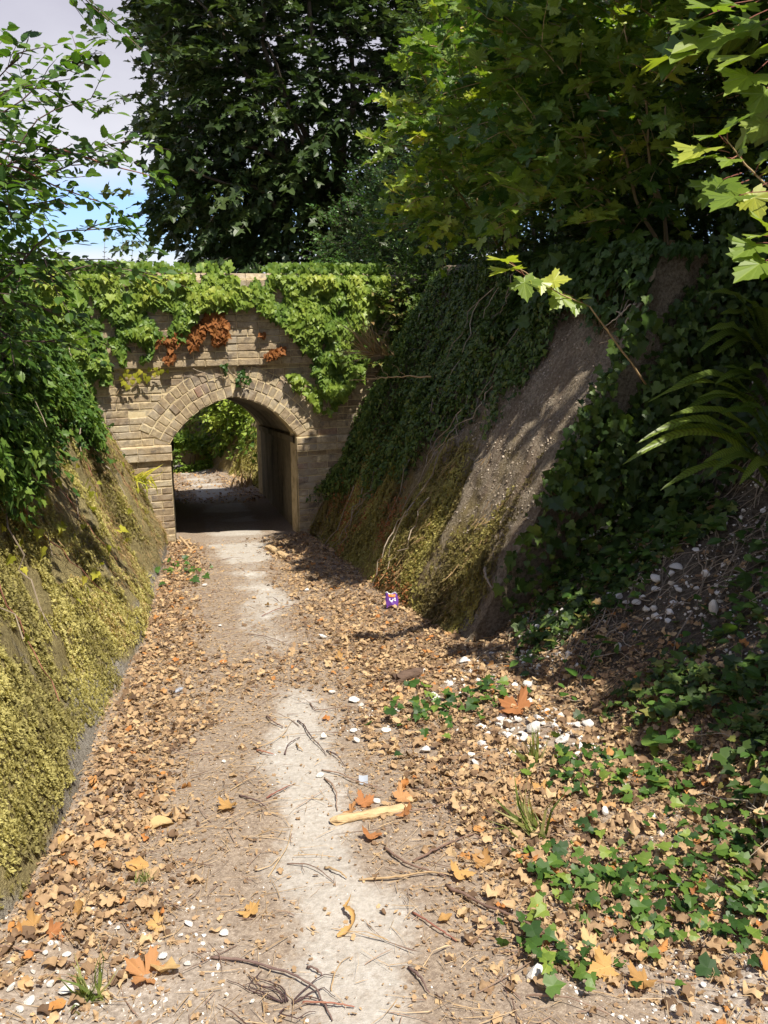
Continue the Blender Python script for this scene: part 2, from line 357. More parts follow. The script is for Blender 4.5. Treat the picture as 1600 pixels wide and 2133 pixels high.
def wood_mat(name, stops, rough=.8, sc=(30, 30, 30), bs=.5):
    m, t = newmat(name); b = NB(t); a = b.attr()
    n = b.noise(1, 5, .65, b.pos(sc)); f = b.math('ADD', b.math('MULTIPLY', n, .6), b.math('MULTIPLY', a[2], .45))
    c = b.ramp(f, stops); b.out(b.pbr(c, rough, .2, b.bump(n, bs, .004)).outputs[0]); return m
M['bark'] = wood_mat('bark', [(.2, (.035, .028, .02)), (.6, (.1, .08, .06)), (.9, (.2, .17, .13))])
M['twig'] = wood_mat('twig', [(.2, (.07, .045, .035)), (.5, (.19, .12, .09)), (.8, (.34, .24, .17)), (1, (.5, .38, .25))])
M['paletwig'] = wood_mat('pale_twig', [(.2, (.24, .16, .08)), (.6, (.45, .32, .18)), (1, (.6, .48, .32))])
M['darktwig'] = wood_mat('dark_twig', [(.2, (.05, .03, .03)), (.6, (.12, .075, .07)), (1, (.26, .18, .14))])
M['root'] = wood_mat('pale_root', [(.2, (.17, .13, .09)), (.6, (.32, .26, .19)), (1, (.46, .4, .32))])
M['redstem'] = wood_mat('red_leaf_stalk', [(.2, (.17, .06, .045)), (.7, (.3, .13, .09)), (1, (.38, .25, .14))])
M['strawtwig'] = wood_mat('straw_stem', [(.2, (.3, .2, .1)), (.7, (.45, .32, .17)), (1, (.55, .42, .26))])
M['splitwood'] = wood_mat('split_pale_wood', [(.32, (.2, .12, .06)), (.48, (.46, .32, .17)), (.75, (.62, .48, .28))], .85, (14, 70, 70), 1)
M['rotwood'] = wood_mat('rotten_wood', [(.25, (.04, .028, .022)), (.55, (.13, .085, .06)), (.85, (.26, .18, .12))], .85, (14, 40, 40), 1)
def stone_mat(name, stops, spec=.25):
    m, t = newmat(name); b = NB(t); n = b.noise(18, 6, .65, b.pos())
    c = b.ramp(n, stops); b.out(b.pbr(c, .85, spec, b.bump(b.noise(55, 4, .6, b.pos()), .5, .01)).outputs[0]); return m
M['chalk'] = stone_mat('chalk', [(.28, (.38, .34, .28)), (.46, (.68, .65, .59)), (.68, (.82, .8, .76))])
M['flint'] = stone_mat('grit', [(.3, (.17, .135, .1)), (.5, (.35, .29, .22)), (.7, (.52, .45, .36))])
def brick_mat():
    m, t = newmat('stock_brick'); b = NB(t); a = b.attr(); P = b.pos()
    c = b.ramp(a[2], [(0, (.31, .235, .155)), (.25, (.41, .32, .2)), (.5, (.51, .41, .255)), (.75, (.42, .325, .2)), (.9, (.57, .48, .31)), (.95, (.45, .35, .23)), (1, (.36, .22, .15))])
    n1 = b.noise(26, 6, .7, P); c = b.mix(b.rng(n1, .38, .62), b.mix(1, c, (.62, .6, .6), 'MULTIPLY'), c)
    n2 = b.noise(3.2, 5, .6, P); c = b.mix(b.rng(n2, .50, .64, 0, .65), c, (.4, .35, .27))
    n3 = b.noise(7, 5, .65, P); c = b.mix(b.rng(n3, .54, .66, 0, .8), c, (.13, .105, .085))
    n4 = b.noise(80, 3, .6, P); c = b.mix(b.rng(n4, .64, .72, 0, .55), c, (.55, .5, .42))
    b.out(b.pbr(c, .88, .2, b.bump(b.math('ADD', b.noise(110, 4, .7, P), b.math('MULTIPLY', n1, 1.2)), .7, .006)).outputs[0]); return m
M['brick'] = brick_mat()
def mortar_mat():
    m, t = newmat('lime_mortar'); b = NB(t); P = b.pos(); n = b.noise(9, 6, .65, P)
    c = b.ramp(n, [(.3, (.36, .28, .16)), (.5, (.6, .49, .29)), (.72, (.7, .6, .4))]); b.out(b.pbr(c, .9, .15, b.bump(b.noise(90, 4, .7, P), .8, .008)).outputs[0]); return m
M['mortar'] = mortar_mat()
def render_mat():
    m, t = newmat('tunnel_render'); b = NB(t); n = b.noise(1, 6, .65, b.pos((5, 2.2, 1.1))); n2 = b.noise(14, 5, .6, b.pos())
    c = b.ramp(b.math('ADD', b.math('MULTIPLY', n, .7), b.math('MULTIPLY', n2, .3)), [(.36, (.06, .05, .035)), (.48, (.2, .17, .115)), (.62, (.33, .285, .2))])
    b.out(b.pbr(c, .85, .25, b.bump(n2, .5, .01)).outputs[0]); return m
M['render'] = render_mat()
def ground_mat():
    m, t = newmat('path_surface'); b = NB(t); a = b.attr(); P = b.pos()
    n = b.noise(6, 7, .7, P); n2 = b.noise(60, 5, .7, P); n3 = b.noise(220, 3, .6, P); n4 = b.noise(26, 5, .7, P)
    dust = b.ramp(n2, [(.3, (.145, .11, .083)), (.5, (.25, .195, .145)), (.72, (.38, .31, .235))])
    dust = b.mix(b.rng(n3, .6, .7, 0, .8), dust, (.62, .52, .4)); dust = b.mix(b.rng(n4, .58, .7, 0, .6), dust, (.2, .14, .1))
    conc = b.ramp(n2, [(.25, (.28, .255, .215)), (.5, (.40, .365, .315)), (.75, (.5, .465, .41))])
    conc = b.mix(b.rng(n3, .6, .68, 0, .6), conc, (.26, .23, .2)); conc = b.mix(b.rng(n, .56, .7, 0, .6), conc, (.66, .64, .6))
    f = b.rng(b.math('ADD', a[0], b.math('MULTIPLY', b.math('SUBTRACT', n4, .5), 1.3)), .22, .8)
    c = b.mix(f, dust, conc)
    grit = b.ramp(n2, [(.3, (.17, .14, .115)), (.5, (.3, .25, .2)), (.7, (.45, .4, .34))])
    c = b.mix(a[1], c, grit)
    h = b.math('ADD', b.math('MULTIPLY', n2, .7), b.math('MULTIPLY', n3, .5))
    b.out(b.pbr(c, .92, .15, b.bump(h, .6, .008)).outputs[0]); return m
M['ground'] = ground_mat()
def bank_mat(name, base, mossy, streak):
    m, t = newmat(name); b = NB(t); a = b.attr(); P = b.pos()
    n = b.noise(5, 6, .65, P); n2 = b.noise(48, 5, .7, P); n3 = b.noise(1, 5, .6, b.pos((2.2, 7, .9))); n5 = b.noise(120, 4, .7, P)
    c = b.ramp(n2, base); c = b.mix(b.rng(n, .45, .65, 0, .6), c, b.mix(1, c, (.5, .46, .42), 'MULTIPLY'))
    c = b.mix(b.rng(n5, .62, .7, 0, .7), c, (.5, .46, .4)); c = b.mix(b.rng(n3, .5, .62, 0, .6), c, streak)
    mm = b.ramp(n2, mossy); c = b.mix(b.rng(b.math('ADD', a[0], b.math('SUBTRACT', n, .5)), .35, .65), c, mm)
    b.out(b.pbr(c, .92, .15, b.bump(b.math('ADD', b.math('MULTIPLY', n2, 1.3), n5), .9, .02)).outputs[0]); return m
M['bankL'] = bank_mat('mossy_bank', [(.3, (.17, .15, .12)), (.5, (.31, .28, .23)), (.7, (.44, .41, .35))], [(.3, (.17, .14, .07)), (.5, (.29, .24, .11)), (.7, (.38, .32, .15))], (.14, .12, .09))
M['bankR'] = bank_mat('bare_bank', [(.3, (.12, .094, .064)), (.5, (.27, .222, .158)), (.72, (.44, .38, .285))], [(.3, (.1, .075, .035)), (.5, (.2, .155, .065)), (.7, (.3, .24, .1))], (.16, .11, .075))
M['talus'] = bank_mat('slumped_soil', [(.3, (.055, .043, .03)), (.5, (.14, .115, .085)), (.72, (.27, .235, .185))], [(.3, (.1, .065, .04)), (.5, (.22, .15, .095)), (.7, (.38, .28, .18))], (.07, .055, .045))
def plain(name, col, rough=.5, spec=.4, metal=0):
    m, t = newmat(name); b = NB(t); n = b.noise(25, 4, .6, b.pos()); c = b.mix(b.rng(n, .4, .65, 0, .25), col, b.mix(1, col, (.6, .6, .6), 'MULTIPLY'))
    p = b.pbr(c, rough, spec); p.inputs['Metallic'].default_value = metal; b.out(p.outputs[0]); return m
M['purple'] = plain('purple_foil', (.13, .045, .27), .3, .5); M['orange'] = plain('orange_print', (.62, .2, .04), .35, .5); M['white'] = plain('white_print', (.85, .83, .82), .3, .5); M['silver'] = plain('foil_edge', (.6, .6, .62), .25, .6, .5)
M['grey'] = plain('grey_plastic', (.33, .36, .4), .35, .5)
M['pebblegrey'] = plain('bluish_stone', (.3, .32, .36), .6, .3)

# ------------------------------------------------------------------ ground, path, banks
def grid_mesh(X, Y, Z, attr):
    ny, nx = X.shape; v = np.stack([X, Y, Z], -1).reshape(-1, 3)
    i = np.arange(ny * nx).reshape(ny, nx); A, B, C, D = i[:-1, :-1].ravel(), i[:-1, 1:].ravel(), i[1:, 1:].ravel(), i[1:, :-1].ravel()
    t = np.vstack([np.column_stack([A, B, C]), np.column_stack([A, C, D])]); return v, t, attr.reshape(-1, 3)
_sp = [(2133, 640, 890), (2000, 605, 880), (1900, 600, 830), (1800, 592, 765), (1700, 602, 742), (1600, 562, 705), (1500, 570, 692), (1380, 535, 618), (1290, 520, 598), (1240, 515, 598), (1190, 488, 560), (1150, 450, 556), (1130, 442, 552)]
_sw = np.array([[*G(l, y)[:2], *G(r, y)[:2]] for y, l, r in _sp])
_sy = (_sw[:, 1] + _sw[:, 3]) / 2; _sc = (_sw[:, 0] + _sw[:, 2]) / 2; _sh = (_sw[:, 2] - _sw[:, 0]) / 2
def strip(x, y):
    c = np.interp(y, _sy, _sc); h = np.interp(y, _sy, _sh)
    far = y > 9; c = np.where(far, .62 + .3 * (XL(y) - XL(9.)), c); h = np.where(far, .33, h)
    p = np.stack([x * 5, y * 3.2, x * 0], -1).reshape(-1, 3); w = (fbm(p, 4).reshape(np.shape(x)) - .5) * .26
    e = 1 - ss(-.13, .13, np.abs(x - c) - h + w)
    cov = ss(.44, .56, noise(np.stack([x * .8 + 3, y * 1.9 + .35, x * 0 + 2], -1).reshape(-1, 3))).reshape(np.shape(x))
    gap = np.exp(-((y - 4.55) / .42) ** 2) * .6 + np.exp(-((y - 7.1) / .22) ** 2) * .5     # where needles and leaves have drifted over
    return e * np.clip(1 - gap - .42 * cov * ss(2.9, 3.8, y) - .12 * cov - .05, 0, 1)
ys = np.concatenate([np.arange(-3, 1.4, .1), np.arange(1.4, 7, .022), np.arange(7, 14, .05), np.arange(14, 33, .2)])
fr = np.linspace(-.3, 1.3, 110)
Y = np.repeat(ys[:, None], len(fr), 1); X = XL(Y) + (XR(Y) + .25 - XL(Y)) * fr[None]
Z = gz(X, Y); A = np.zeros(X.shape + (3,)); A[..., 0] = strip(X, Y); A[..., 2] = .5
A[..., 1] = np.clip(ss(2.25, 1.9, Y - .3 * (X + .5)) * ss(.25, -.15, X) + ss(1.95, 1.6, Y) * ss(1.0, 1.3, X), 0, 1)
mesh_np('ground', [grid_mesh(X, Y, Z, A)], M['ground'], smooth=True, kind='structure')

def bank_mesh(name, side, y0, y1, mat, capped=False, **k):
    yy = np.concatenate([np.arange(y0, 10, .035), np.arange(10, y1, .12)])
    tt = np.concatenate([np.linspace(-.35, 3.4, 110), np.array([3.7, 4.2, 5, 7, 12, 25])])
    Y, T = np.meshgrid(yy, tt, indexing='ij'); Pn = bank(Y.ravel(), T.ravel(), side)
    if capped: pass
    a = np.zeros((len(Pn), 3)); t = T.ravel(); y = Y.ravel()
    nz = fbm(np.column_stack([y * 2.2, t * 1.1, y * 0 + side]), 3)
    if side < 0: mo = ss(.05, .25, t + (nz - .5) * .5) * (.35 + .9 * nz)
    else: nv = fbm(np.column_stack([y * 5, t * .9, y * 0 + 40]), 3); mo = ss(2.3, .5, t + (nz - .5) * 1.4 + (nv - .5) * 2.2) * ss(.0, .15, t) * (.3 + .8 * nz) * ss(4.6, 5.2, y + t * .2)
    a[:, 0] = mo; v = Pn.reshape(Y.shape + (3,)); g = grid_mesh(v[..., 0], v[..., 1], v[..., 2], a)
    parts = [(g[0], g[1] if side > 0 else g[1][:, ::-1], g[2])]
    if capped:                                          # the broken end of the face, running back into the slump
        e = v[0]; back = e + np.array([.75, .12, -.05]); back[:, 2] -= .1 
        mid = e * .5 + back * .5 + np.column_stack([e[:, 0] * 0, .1 * (fbm(e * 4, 2) - .3), e[:, 0] * 0])
        q = np.stack([e, mid, back]); g2 = grid_mesh(q[..., 0], q[..., 1], q[..., 2], np.zeros(q.shape)); parts.append((g2[0], g2[1], g2[2]))
    return mesh_np(name, parts, mat, smooth=True, kind='structure', **k)
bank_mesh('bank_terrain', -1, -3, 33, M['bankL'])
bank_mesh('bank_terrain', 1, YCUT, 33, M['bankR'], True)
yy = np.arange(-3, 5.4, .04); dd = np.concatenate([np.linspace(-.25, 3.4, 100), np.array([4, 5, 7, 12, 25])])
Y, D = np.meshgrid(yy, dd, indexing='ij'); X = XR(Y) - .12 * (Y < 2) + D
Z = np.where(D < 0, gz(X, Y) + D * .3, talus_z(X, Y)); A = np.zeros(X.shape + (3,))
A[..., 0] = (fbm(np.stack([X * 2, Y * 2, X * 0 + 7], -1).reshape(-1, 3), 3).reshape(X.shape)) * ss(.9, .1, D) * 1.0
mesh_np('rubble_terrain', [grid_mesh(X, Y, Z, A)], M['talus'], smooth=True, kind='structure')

# ------------------------------------------------------------------ brick bridge
bridge = empty('brick_bridge', (float(FP[0]), float(FP[1]), -1.1), 'small buff brick bridge with a pointed arch over the path, its parapet hung with ivy', 'bridge')
HW, ZS, ZA, ZB = .68, .04, .50, -1.75
UL, UR = -2.3, 3.3
def arc_pts(k, n=40, off=0.0):                           # left half of the arch, ring line k*0.115 outside the intrados
    a = np.array([0, ZS]); b = np.array([HW, ZA]); ch = b - a; c = np.linalg.norm(ch); s = .095
    r = c * c / (8 * s) + s / 2; mid = (a + b) / 2; nn = np.array([ch[1], -ch[0]]) / c
    cen = mid + nn * (r - s); a0 = math.atan2(*(a - cen)[::-1]); a1 = math.atan2(*(b - cen)[::-1])
    th = np.linspace(a0, a1, n); rr = r + k * .115 + off
    return cen, rr, a0, a1, cen + rr * np.column_stack([np.cos(th), np.sin(th)])
_, _, _, _, LA = arc_pts(0)
INTR = np.vstack([LA, np.column_stack([2 * HW - LA[::-1][1:, 0], LA[::-1][1:, 1]])])
def box_parts(u0, u1, z0, z1, d0, d1, rnd, jit=0.0):     # a slightly irregular brick
    j = rng.normal(0, jit, (8, 3)) if jit else np.zeros((8, 3))
    c = np.array([[u0, z0, d0], [u1, z0, d0], [u1, z1, d0], [u0, z1, d0], [u0, z0, d1], [u1, z0, d1], [u1, z1, d1], [u0, z1, d1]]) + j
    v = FP + c[:, 0:1] * FU + c[:, 1:2] * np.array([0, 0, 1.]) + c[:, 2:3] * FN
    t = np.array([(4, 5, 6), (4, 6, 7), (0, 4, 7), (0, 7, 3), (1, 2, 6), (1, 6, 5), (3, 7, 6), (3, 6, 2), (0, 1, 5), (0, 5, 4)])
    a = np.zeros((8, 3)); a[:, 2] = rnd; return v, t, a
def bevel_brick(u0, u1, z0, z1, d1, rnd, jit=.0022, quad=None):
    """front of a brick: worn arrises; quad gives four (u,z) corners instead of a rectangle"""
    q = np.array(quad if quad is not None else [(u0, z0), (u1, z0), (u1, z1), (u0, z1)], float)
    q = q + rng.normal(0, jit, q.shape); c = q.mean(0); d = q - c; inn = c + d * (1 - .006 / np.maximum(np.abs(d).mean(0), .02))
    dep = rng.normal(0, .0022); tilt = rng.normal(0, .0018, 4)
    C = np.vstack([np.column_stack([q, np.full(4, -.03)]), np.column_stack([q, np.full(4, d1 - .006) + dep]), np.column_stack([inn, d1 + dep + tilt])])
    v = FP + C[:, 0:1] * FU + C[:, 1:2] * np.array([0, 0, 1.]) + C[:, 2:3] * FN
    t = []
    for b in (0, 4):
        for i in range(4): j = (i + 1) % 4; t += [(b + i, b + j, b + 4 + j), (b + i, b + 4 + j, b + 4 + i)]
    t += [(8, 9, 10), (8, 10, 11)]
    a = np.zeros((12, 3)); a[:, 2] = rnd; return v, np.array(t), a
def slab(outline, d0, d1, mi):
    bm = bmesh.new(); f = bm.faces.new([bm.verts.new((p[0], p[1], 0)) for p in outline])
    bm.normal_update(); r = bmesh.ops.triangulate(bm, faces=[f]); bm.verts.ensure_lookup_table(); bm.verts.index_update()
    tri = np.array([[x.index for x in g.verts] for g in bm.faces]); n = len(outline); o = np.array(outline, float); bm.free()
    V = np.vstack([np.column_stack([o, np.full(n, d1)]), np.column_stack([o, np.full(n, d0)])])
    v = FP + V[:, 0:1] * FU + V[:, 1:2] * np.array([0, 0, 1.]) + V[:, 2:3] * FN
    t = [tuple(x) for x in tri] + [tuple(x[::-1] + n) for x in tri]
    for i in range(n): j = (i + 1) % n; t += [(i, n + i, n + j), (i, n + j, j)]
    return v, np.array(t), None, mi
outl = [(UL, ZB), (0, ZB)] + [tuple(p) for p in INTR] + [(2 * HW, ZB), (UR, ZB), (UR, .83), (UL, .83)]
front = [slab(outl, -.30, 0, 1)]
def outer_u(z, side):                                    # where the outermost arch ring crosses height z
    cen, rr, a0, a1, _ = arc_pts(3)
    zz = z - cen[1]
    lim = cen[0] + rr * math.cos(a0), cen[1] + rr * math.sin(a0)
    if z < lim[1]:                                       # along the springing bed
        _, _, _, _, P = arc_pts(0); f = (z - ZS) / (lim[1] - ZS); u = f * lim[0]
    elif abs(zz) < rr: u = cen[0] - math.sqrt(rr * rr - zz * zz)
    else: return None
    return u if side < 0 else 2 * HW - u
CH = .0747; BH = .0665
rows = []; z = ZB; k = 0
while z < .80: rows.append((z, k)); z += CH; k += 1
z_imp = (-.125, .03)
for z0, k in rows:
    z1 = min(z0 + BH, .826); zm = (z0 + z1) / 2
    spans = [(UL, 0.0), (2 * HW, UR)]
    if zm > ZS - .005:
        a, b = outer_u(zm, -1), outer_u(zm, 1)
        if a is None: spans = [(UL, UR)]
        else: spans = [(UL, min(a + .05, HW)), (max(b - .05, HW), UR)]
    wob = rng.normal(0, .002)
    for s0, s1 in spans:
        u = s0 if s0 > 0 else s0; rev = s1 == 0.0
        off = (0.0 if k % 2 else .1125) + rng.normal(0, .004); cuts = [s0]
        if rev:                                          # set out from the jamb
            c = 0.0; cuts = [0.0]; first = .1125 if k % 2 else .225
            while c > s0: c -= first; cuts.append(max(c, s0)); first = .225 if random.random() < .8 else .1125
            cuts = cuts[::-1]
        else:
            c = s0 + (.1125 if k % 2 else .225)
            while c < s1: cuts.append(c); c += .225 if random.random() < .8 else .1125
            cuts.append(s1)
        for a, b in zip(cuts[:-1], cuts[1:]):
            if b - a < .025: continue
            front.append(bevel_brick(a + .0025, b - .0025, z0 + wob, z1 + wob, .008, rng.random()))
child('facade_wall', front, [M['brick'], M['mortar']], bridge)
for ring in range(3):
    cen, rr, a0, a1, _ = arc_pts(ring); parts = []
    L = rr * abs(a1 - a0); n = int(round(L / CH)); dth = (a1 - a0) / n
    for i in range(n):
        t0, t1 = a0 + dth * (i + .045), a0 + dth * (i + .955)
        for mir in (0, 1):
            q = [cen + r_ * np.array([math.cos(t), math.sin(t)]) for r_, t in ((rr + .004, t0), (rr + .004, t1), (rr + .111, t1), (rr + .111, t0))]
            q = [(min(p[0], HW - .002), p[1]) for p in q]
            if max(p[0] for p in q) - min(p[0] for p in q) < .02: continue
            if mir: q = [(2 * HW - p[0], p[1]) for p in q][::-1]
            parts.append(bevel_brick(0, 0, 0, 0, .0135, rng.random(), .0025, q))
    # mortar bed behind the ring
    th = np.linspace(a0, a1, 30); i_ = cen + (rr - (0 if ring else 0)) * np.column_stack([np.cos(th), np.sin(th)]); o_ = cen + (rr + .115) * np.column_stack([np.cos(th), np.sin(th)])
    i_[:, 0] = np.minimum(i_[:, 0], HW); o_[:, 0] = np.minimum(o_[:, 0], HW)
    poly = [tuple(p) for p in i_] + [tuple(p) for p in o_[::-1]]
    parts.append(slab(poly, .001, .0075, 1)); parts.append(slab([(2 * HW - p[0], p[1]) for p in poly][::-1], .001, .0075, 1))
    child('arch_ring', parts, [M['brick'], M['mortar']], bridge)
for s in (-1, 1):
    u0, u1 = (-1.5, .012) if s < 0 else (2 * HW - .012, 2.7); parts = [box_parts(u0, u1, z_imp[0], z_imp[1], -.05, .038, .5) + (1,)]
    for r_ in range(2):
        z0 = z_imp[0] + .004 + r_ * .078; c = u1 if s < 0 else u0; d = .052 if r_ else .044
        while (c > u0 + .02) if s < 0 else (c < u1 - .02):
            w = random.choice([.225, .34, .45]) if s < 0 else .225; e = max(c - w, u0) if s < 0 else min(c + w, u1)
            parts.append(bevel_brick(min(c, e) + .003, max(c, e) - .003, z0, z0 + .070, d, .62 + .3 * rng.random(), .003)); c = e
    child('impost', parts, [M['brick'], M['mortar']], bridge)
UR2, UR = UR, 2.42
par = [slab([(UL, .825), (UR, .825), (UR, 1.61), (UL, 1.61)], -.33, .046, 1)]
z = .829; k = 0
while z < 1.58:
    c = UL + (k % 2) * .11
    while c < UR:
        w = .225 if random.random() < .85 else .1125
        par.append(bevel_brick(c + .0025, min(c + w, UR) - .0025, z, z + BH, .056, .9 + .1 * rng.random() if z > 1.5 else rng.random() * .85)); c += w
    z += CH; k += 1
child('parapet_wall', par, [M['brick'], M['mortar']], bridge)
cop = [box_parts(UL, UR, 1.612, 1.70, -.345, .066, .5) + (1,)]
c = UL
while c < UR:
    w = .225; cop.append(bevel_brick(c + .003, c + w - .003, 1.613, 1.688, .078, .6 + .25 * rng.random(), .003))
    # sloped top course
    q = [(c + .003, 1.69), (c + w - .003, 1.69), (c + w - .003, 1.755), (c + .003, 1.755)]
    v, t, a = box_parts(c + .003, c + w - .003, 1.690, 1.752, -.30, .06, .75 + .2 * rng.random(), .002); v[[6, 7]] -= FN * .03; cop.append((v, t, a)); c += w
child('coping', cop, [M['brick'], M['mortar']], bridge)
UR = UR2
# tunnel lining: the opening swept down the slope
TL = 3.95; AX = np.array([0, 1, -SLOPE])
prof = np.vstack([[(0.006, ZB)], [(.006, ZS)], INTR[1:-1] + np.array([0, .004]), [(2 * HW - .006, ZS)], [(2 * HW - .006, ZB)]])
def sweep(pr, l0, l1, n=24, wob=.006):
    l = np.linspace(l0, l1, n); base = fpos(pr[:, 0], pr[:, 1]); v = base[None] + l[:, None, None] * AX
    q = v.reshape(-1, 3); w = (fbm(q * 3, 3) - .5) * wob; v = v + w.reshape(v.shape[:2])[..., None] * np.array([1, 0, 0.]); return grid_mesh(v[..., 0], v[..., 1], v[..., 2], np.full(v.shape, .5))
dense = np.vstack([np.column_stack([np.full(14, .006), np.linspace(ZB, ZS - .01, 14)])]); denseR = dense.copy()[::-1]; denseR[:, 0] = 2 * HW - .006
child('side_wall', [sweep(dense, .02, TL)], M['render'], bridge, smooth=True); child('side_wall', [sweep(denseR, .02, TL)], M['render'], bridge, smooth=True)
child('vault', [sweep(np.vstack([[(-.012, ZS - .005)], INTR + np.array([0, .004]), [(2 * HW + .012, ZS - .005)]]), .02, TL)], M['render'], bridge, smooth=False)
led = np.array([(.0, -.05), (.04, -.03), (.04, .035), (0, .05)]); ledR = led[::-1].copy(); ledR[:, 0] = 2 * HW - ledR[:, 0]
child('spring_ledge', [sweep(led, .06, TL - .02)], M['render'], bridge); child('spring_ledge', [sweep(ledR, .06, TL - .02)], M['render'], bridge)
def shift(part, l): return (part[0] + AX * l,) + tuple(part[1:])
outb = [(UL, ZB - .2), (0, ZB - .2)] + [tuple(p) for p in INTR] + [(2 * HW, ZB - .2), (UR, ZB - .2), (UR, 1.5), (UL, 1.5)]
child('rear_wall', [shift(slab(outb, -.30, 0, 0), TL)], M['mortar'], bridge)
dk = slab([(UL, 1.0), (UR, 1.0), (UR, 1.1), (UL, 1.1)], -3.95, -.30, 0); child('deck', [dk], M['ground'], bridge)

# ------------------------------------------------------------------ plants: shared builders
UP = np.array([0, 0, 1.]); SV = np.array(SUNV)
def sprays(c, d, L, n, size, tm, droop=.25, zr=.35, rnd=None, spread=.9, up=None, twr=.0022, twig=True, sj=.25, rj=.28):
    """leafy twigs: from each point c a twig of length L along d carrying n leaves"""
    N = len(c); d = nrm(d); t = (np.arange(n) + .7) / n; L = np.broadcast_to(np.asarray(L, float), (N,))
    base = rng.random(N) if rnd is None else rnd
    P = c[:, None] + d[:, None] * (L[:, None] * t)[..., None] - UP * (droop * L[:, None] * t ** 2)[..., None]
    side = nrm(np.cross(d, UP) + 1e-6); sg = np.where(np.arange(n) % 2, 1., -1.); sg[-1] *= .15
    Yd = d[:, None] * (.55 + .5 * (t == t[-1])[None, :, None]) + side[:, None] * (sg * spread)[None, :, None] + rng.normal(0, .3, (N, n, 3)) - UP * .18
    Zd = (UP * .8 + SV * .35 if up is None else up) + rng.normal(0, zr, (N, n, 3))
    sz = (size * (1 + sj * rng.normal(0, 1, (N, n)))).clip(size * .4, size * 1.8)
    Yn = nrm(Yd.reshape(-1, 3)); P2 = P.reshape(-1, 3) + Yn * (sz.reshape(-1, 1) * .22)
    r = np.clip(base[:, None] * (1 - rj) + rj * rng.random((N, n)), 0, 1)
    lf = scatter(tm, P2, Yn, Zd.reshape(-1, 3), sz.ravel(), r.ravel())
    if not twig: return lf, None
    e = c + d * L[:, None] - UP * (droop * L)[:, None]
    return lf, twigs(c, e, twr, rng.random(N))
def shell(n, cen, rad, lo=.55, pw=2.6, f=None):
    """points inside a squarish ellipsoid, thicker towards the outside, with gaps where the noise is low"""
    out = []
    while sum(map(len, out)) < n:
        q = rng.uniform(-1, 1, (n * 3, 3)); r = (np.abs(q) ** pw).sum(1) ** (1 / pw)
        p = q * rad + cen; k = (r < 1) & (r > lo * rng.random(len(r)) ** .5)
        k &= fbm(p * 1.4 + 3, 2) > .36
        if f is not None: k &= f(p)
        out.append(p[k])
    return np.concatenate(out)[:n]
def limb(a, b, r0, r1, n=9, wig=.06, sag=0.0, rnd=.5, sides=7):
    a = np.asarray(a, float); b = np.asarray(b, float); t = np.linspace(0, 1, n)[:, None]; L = np.linalg.norm(b - a)
    p = a + (b - a) * t - UP * sag * L * (4 * t * (1 - t)) * -1
    w = np.column_stack([noise(np.column_stack([t[:, 0] * 4 + k * 9.1 + a[0] * 7 + b[1] * 3, t[:, 0] * 0 + a[2], t[:, 0] * 0 + k])) - .5 for k in range(3)])
    p = p + w * wig * L * 2 * np.sin(np.pi * t)
    return tube(p, np.linspace(r0, r1, n), sides, rnd), p

def facade_ivy(poly, n, thick, size, tm, rnd_lo, rnd_hi, seed):
    """leaves over a piece of the wall; poly in photo measure turned into wall coordinates"""
    P = np.array([fuv(*p) for p in poly]); lo, hi = P.min(0), P.max(0)
    q = rng.uniform(lo, hi, (n * 6, 2)); k = inpoly(q[:, 0], q[:, 1], [tuple(x) for x in P])
    nn = fbm(np.column_stack([q[:, 0] * 6, q[:, 1] * 6, q[:, 0] * 0 + seed]), 3); k &= nn > (.44 if tm is IVY and size < .0525 and thick < .05 and n > 70 else .34); q, nn = q[k][:n], nn[k][:n]
    bulge = .05 + thick * np.clip((nn - .3) * 2.2, 0, 1.2); dep = bulge * (.25 + .75 * rng.random(len(q)) ** .6)
    top = q[:, 1] > 1.70; dep = np.where(top, rng.uniform(-.25, .06, len(q)), dep); zz = np.where(top, 1.76 + .10 * rng.random(len(q)), q[:, 1])
    pos = fpos(q[:, 0], zz + np.where(top, 0, .035), dep + np.where(zz > .83, .056, .03))
    Y = -UP * .75 + FU * rng.normal(0, .55, (len(q), 1)) + FN * rng.normal(.15, .3, (len(q), 1))
    Z = FN * .75 + UP * .55 + R3(len(q), .33)
    rn = np.clip(rnd_lo + (rnd_hi - rnd_lo) * (.55 * ss(0, 1, dep / (.05 + thick)) + .3 * ss(1.2, 1.75, zz) + .3 * (rng.random(len(q)) - .3)), 0, 1)  # outer and topmost leaves brighter: sun and depth shade put into colour
    return scatter(tm, pos, Y, Z, size * np.exp(rng.normal(0, .25, len(q))), rn)
def facade_stems(pts, r=.004, d=.04, rnd=.6):
    P = np.array([fpos(*fuv(*p), d) for p in pts]); n = 14
    t = np.linspace(0, len(P) - 1, n); Q = np.column_stack([np.interp(t, np.arange(len(P)), P[:, k]) for k in range(3)]) + R3(n, .006)
    return tube(Q, np.linspace(r, r * .5, n), 5, rnd)

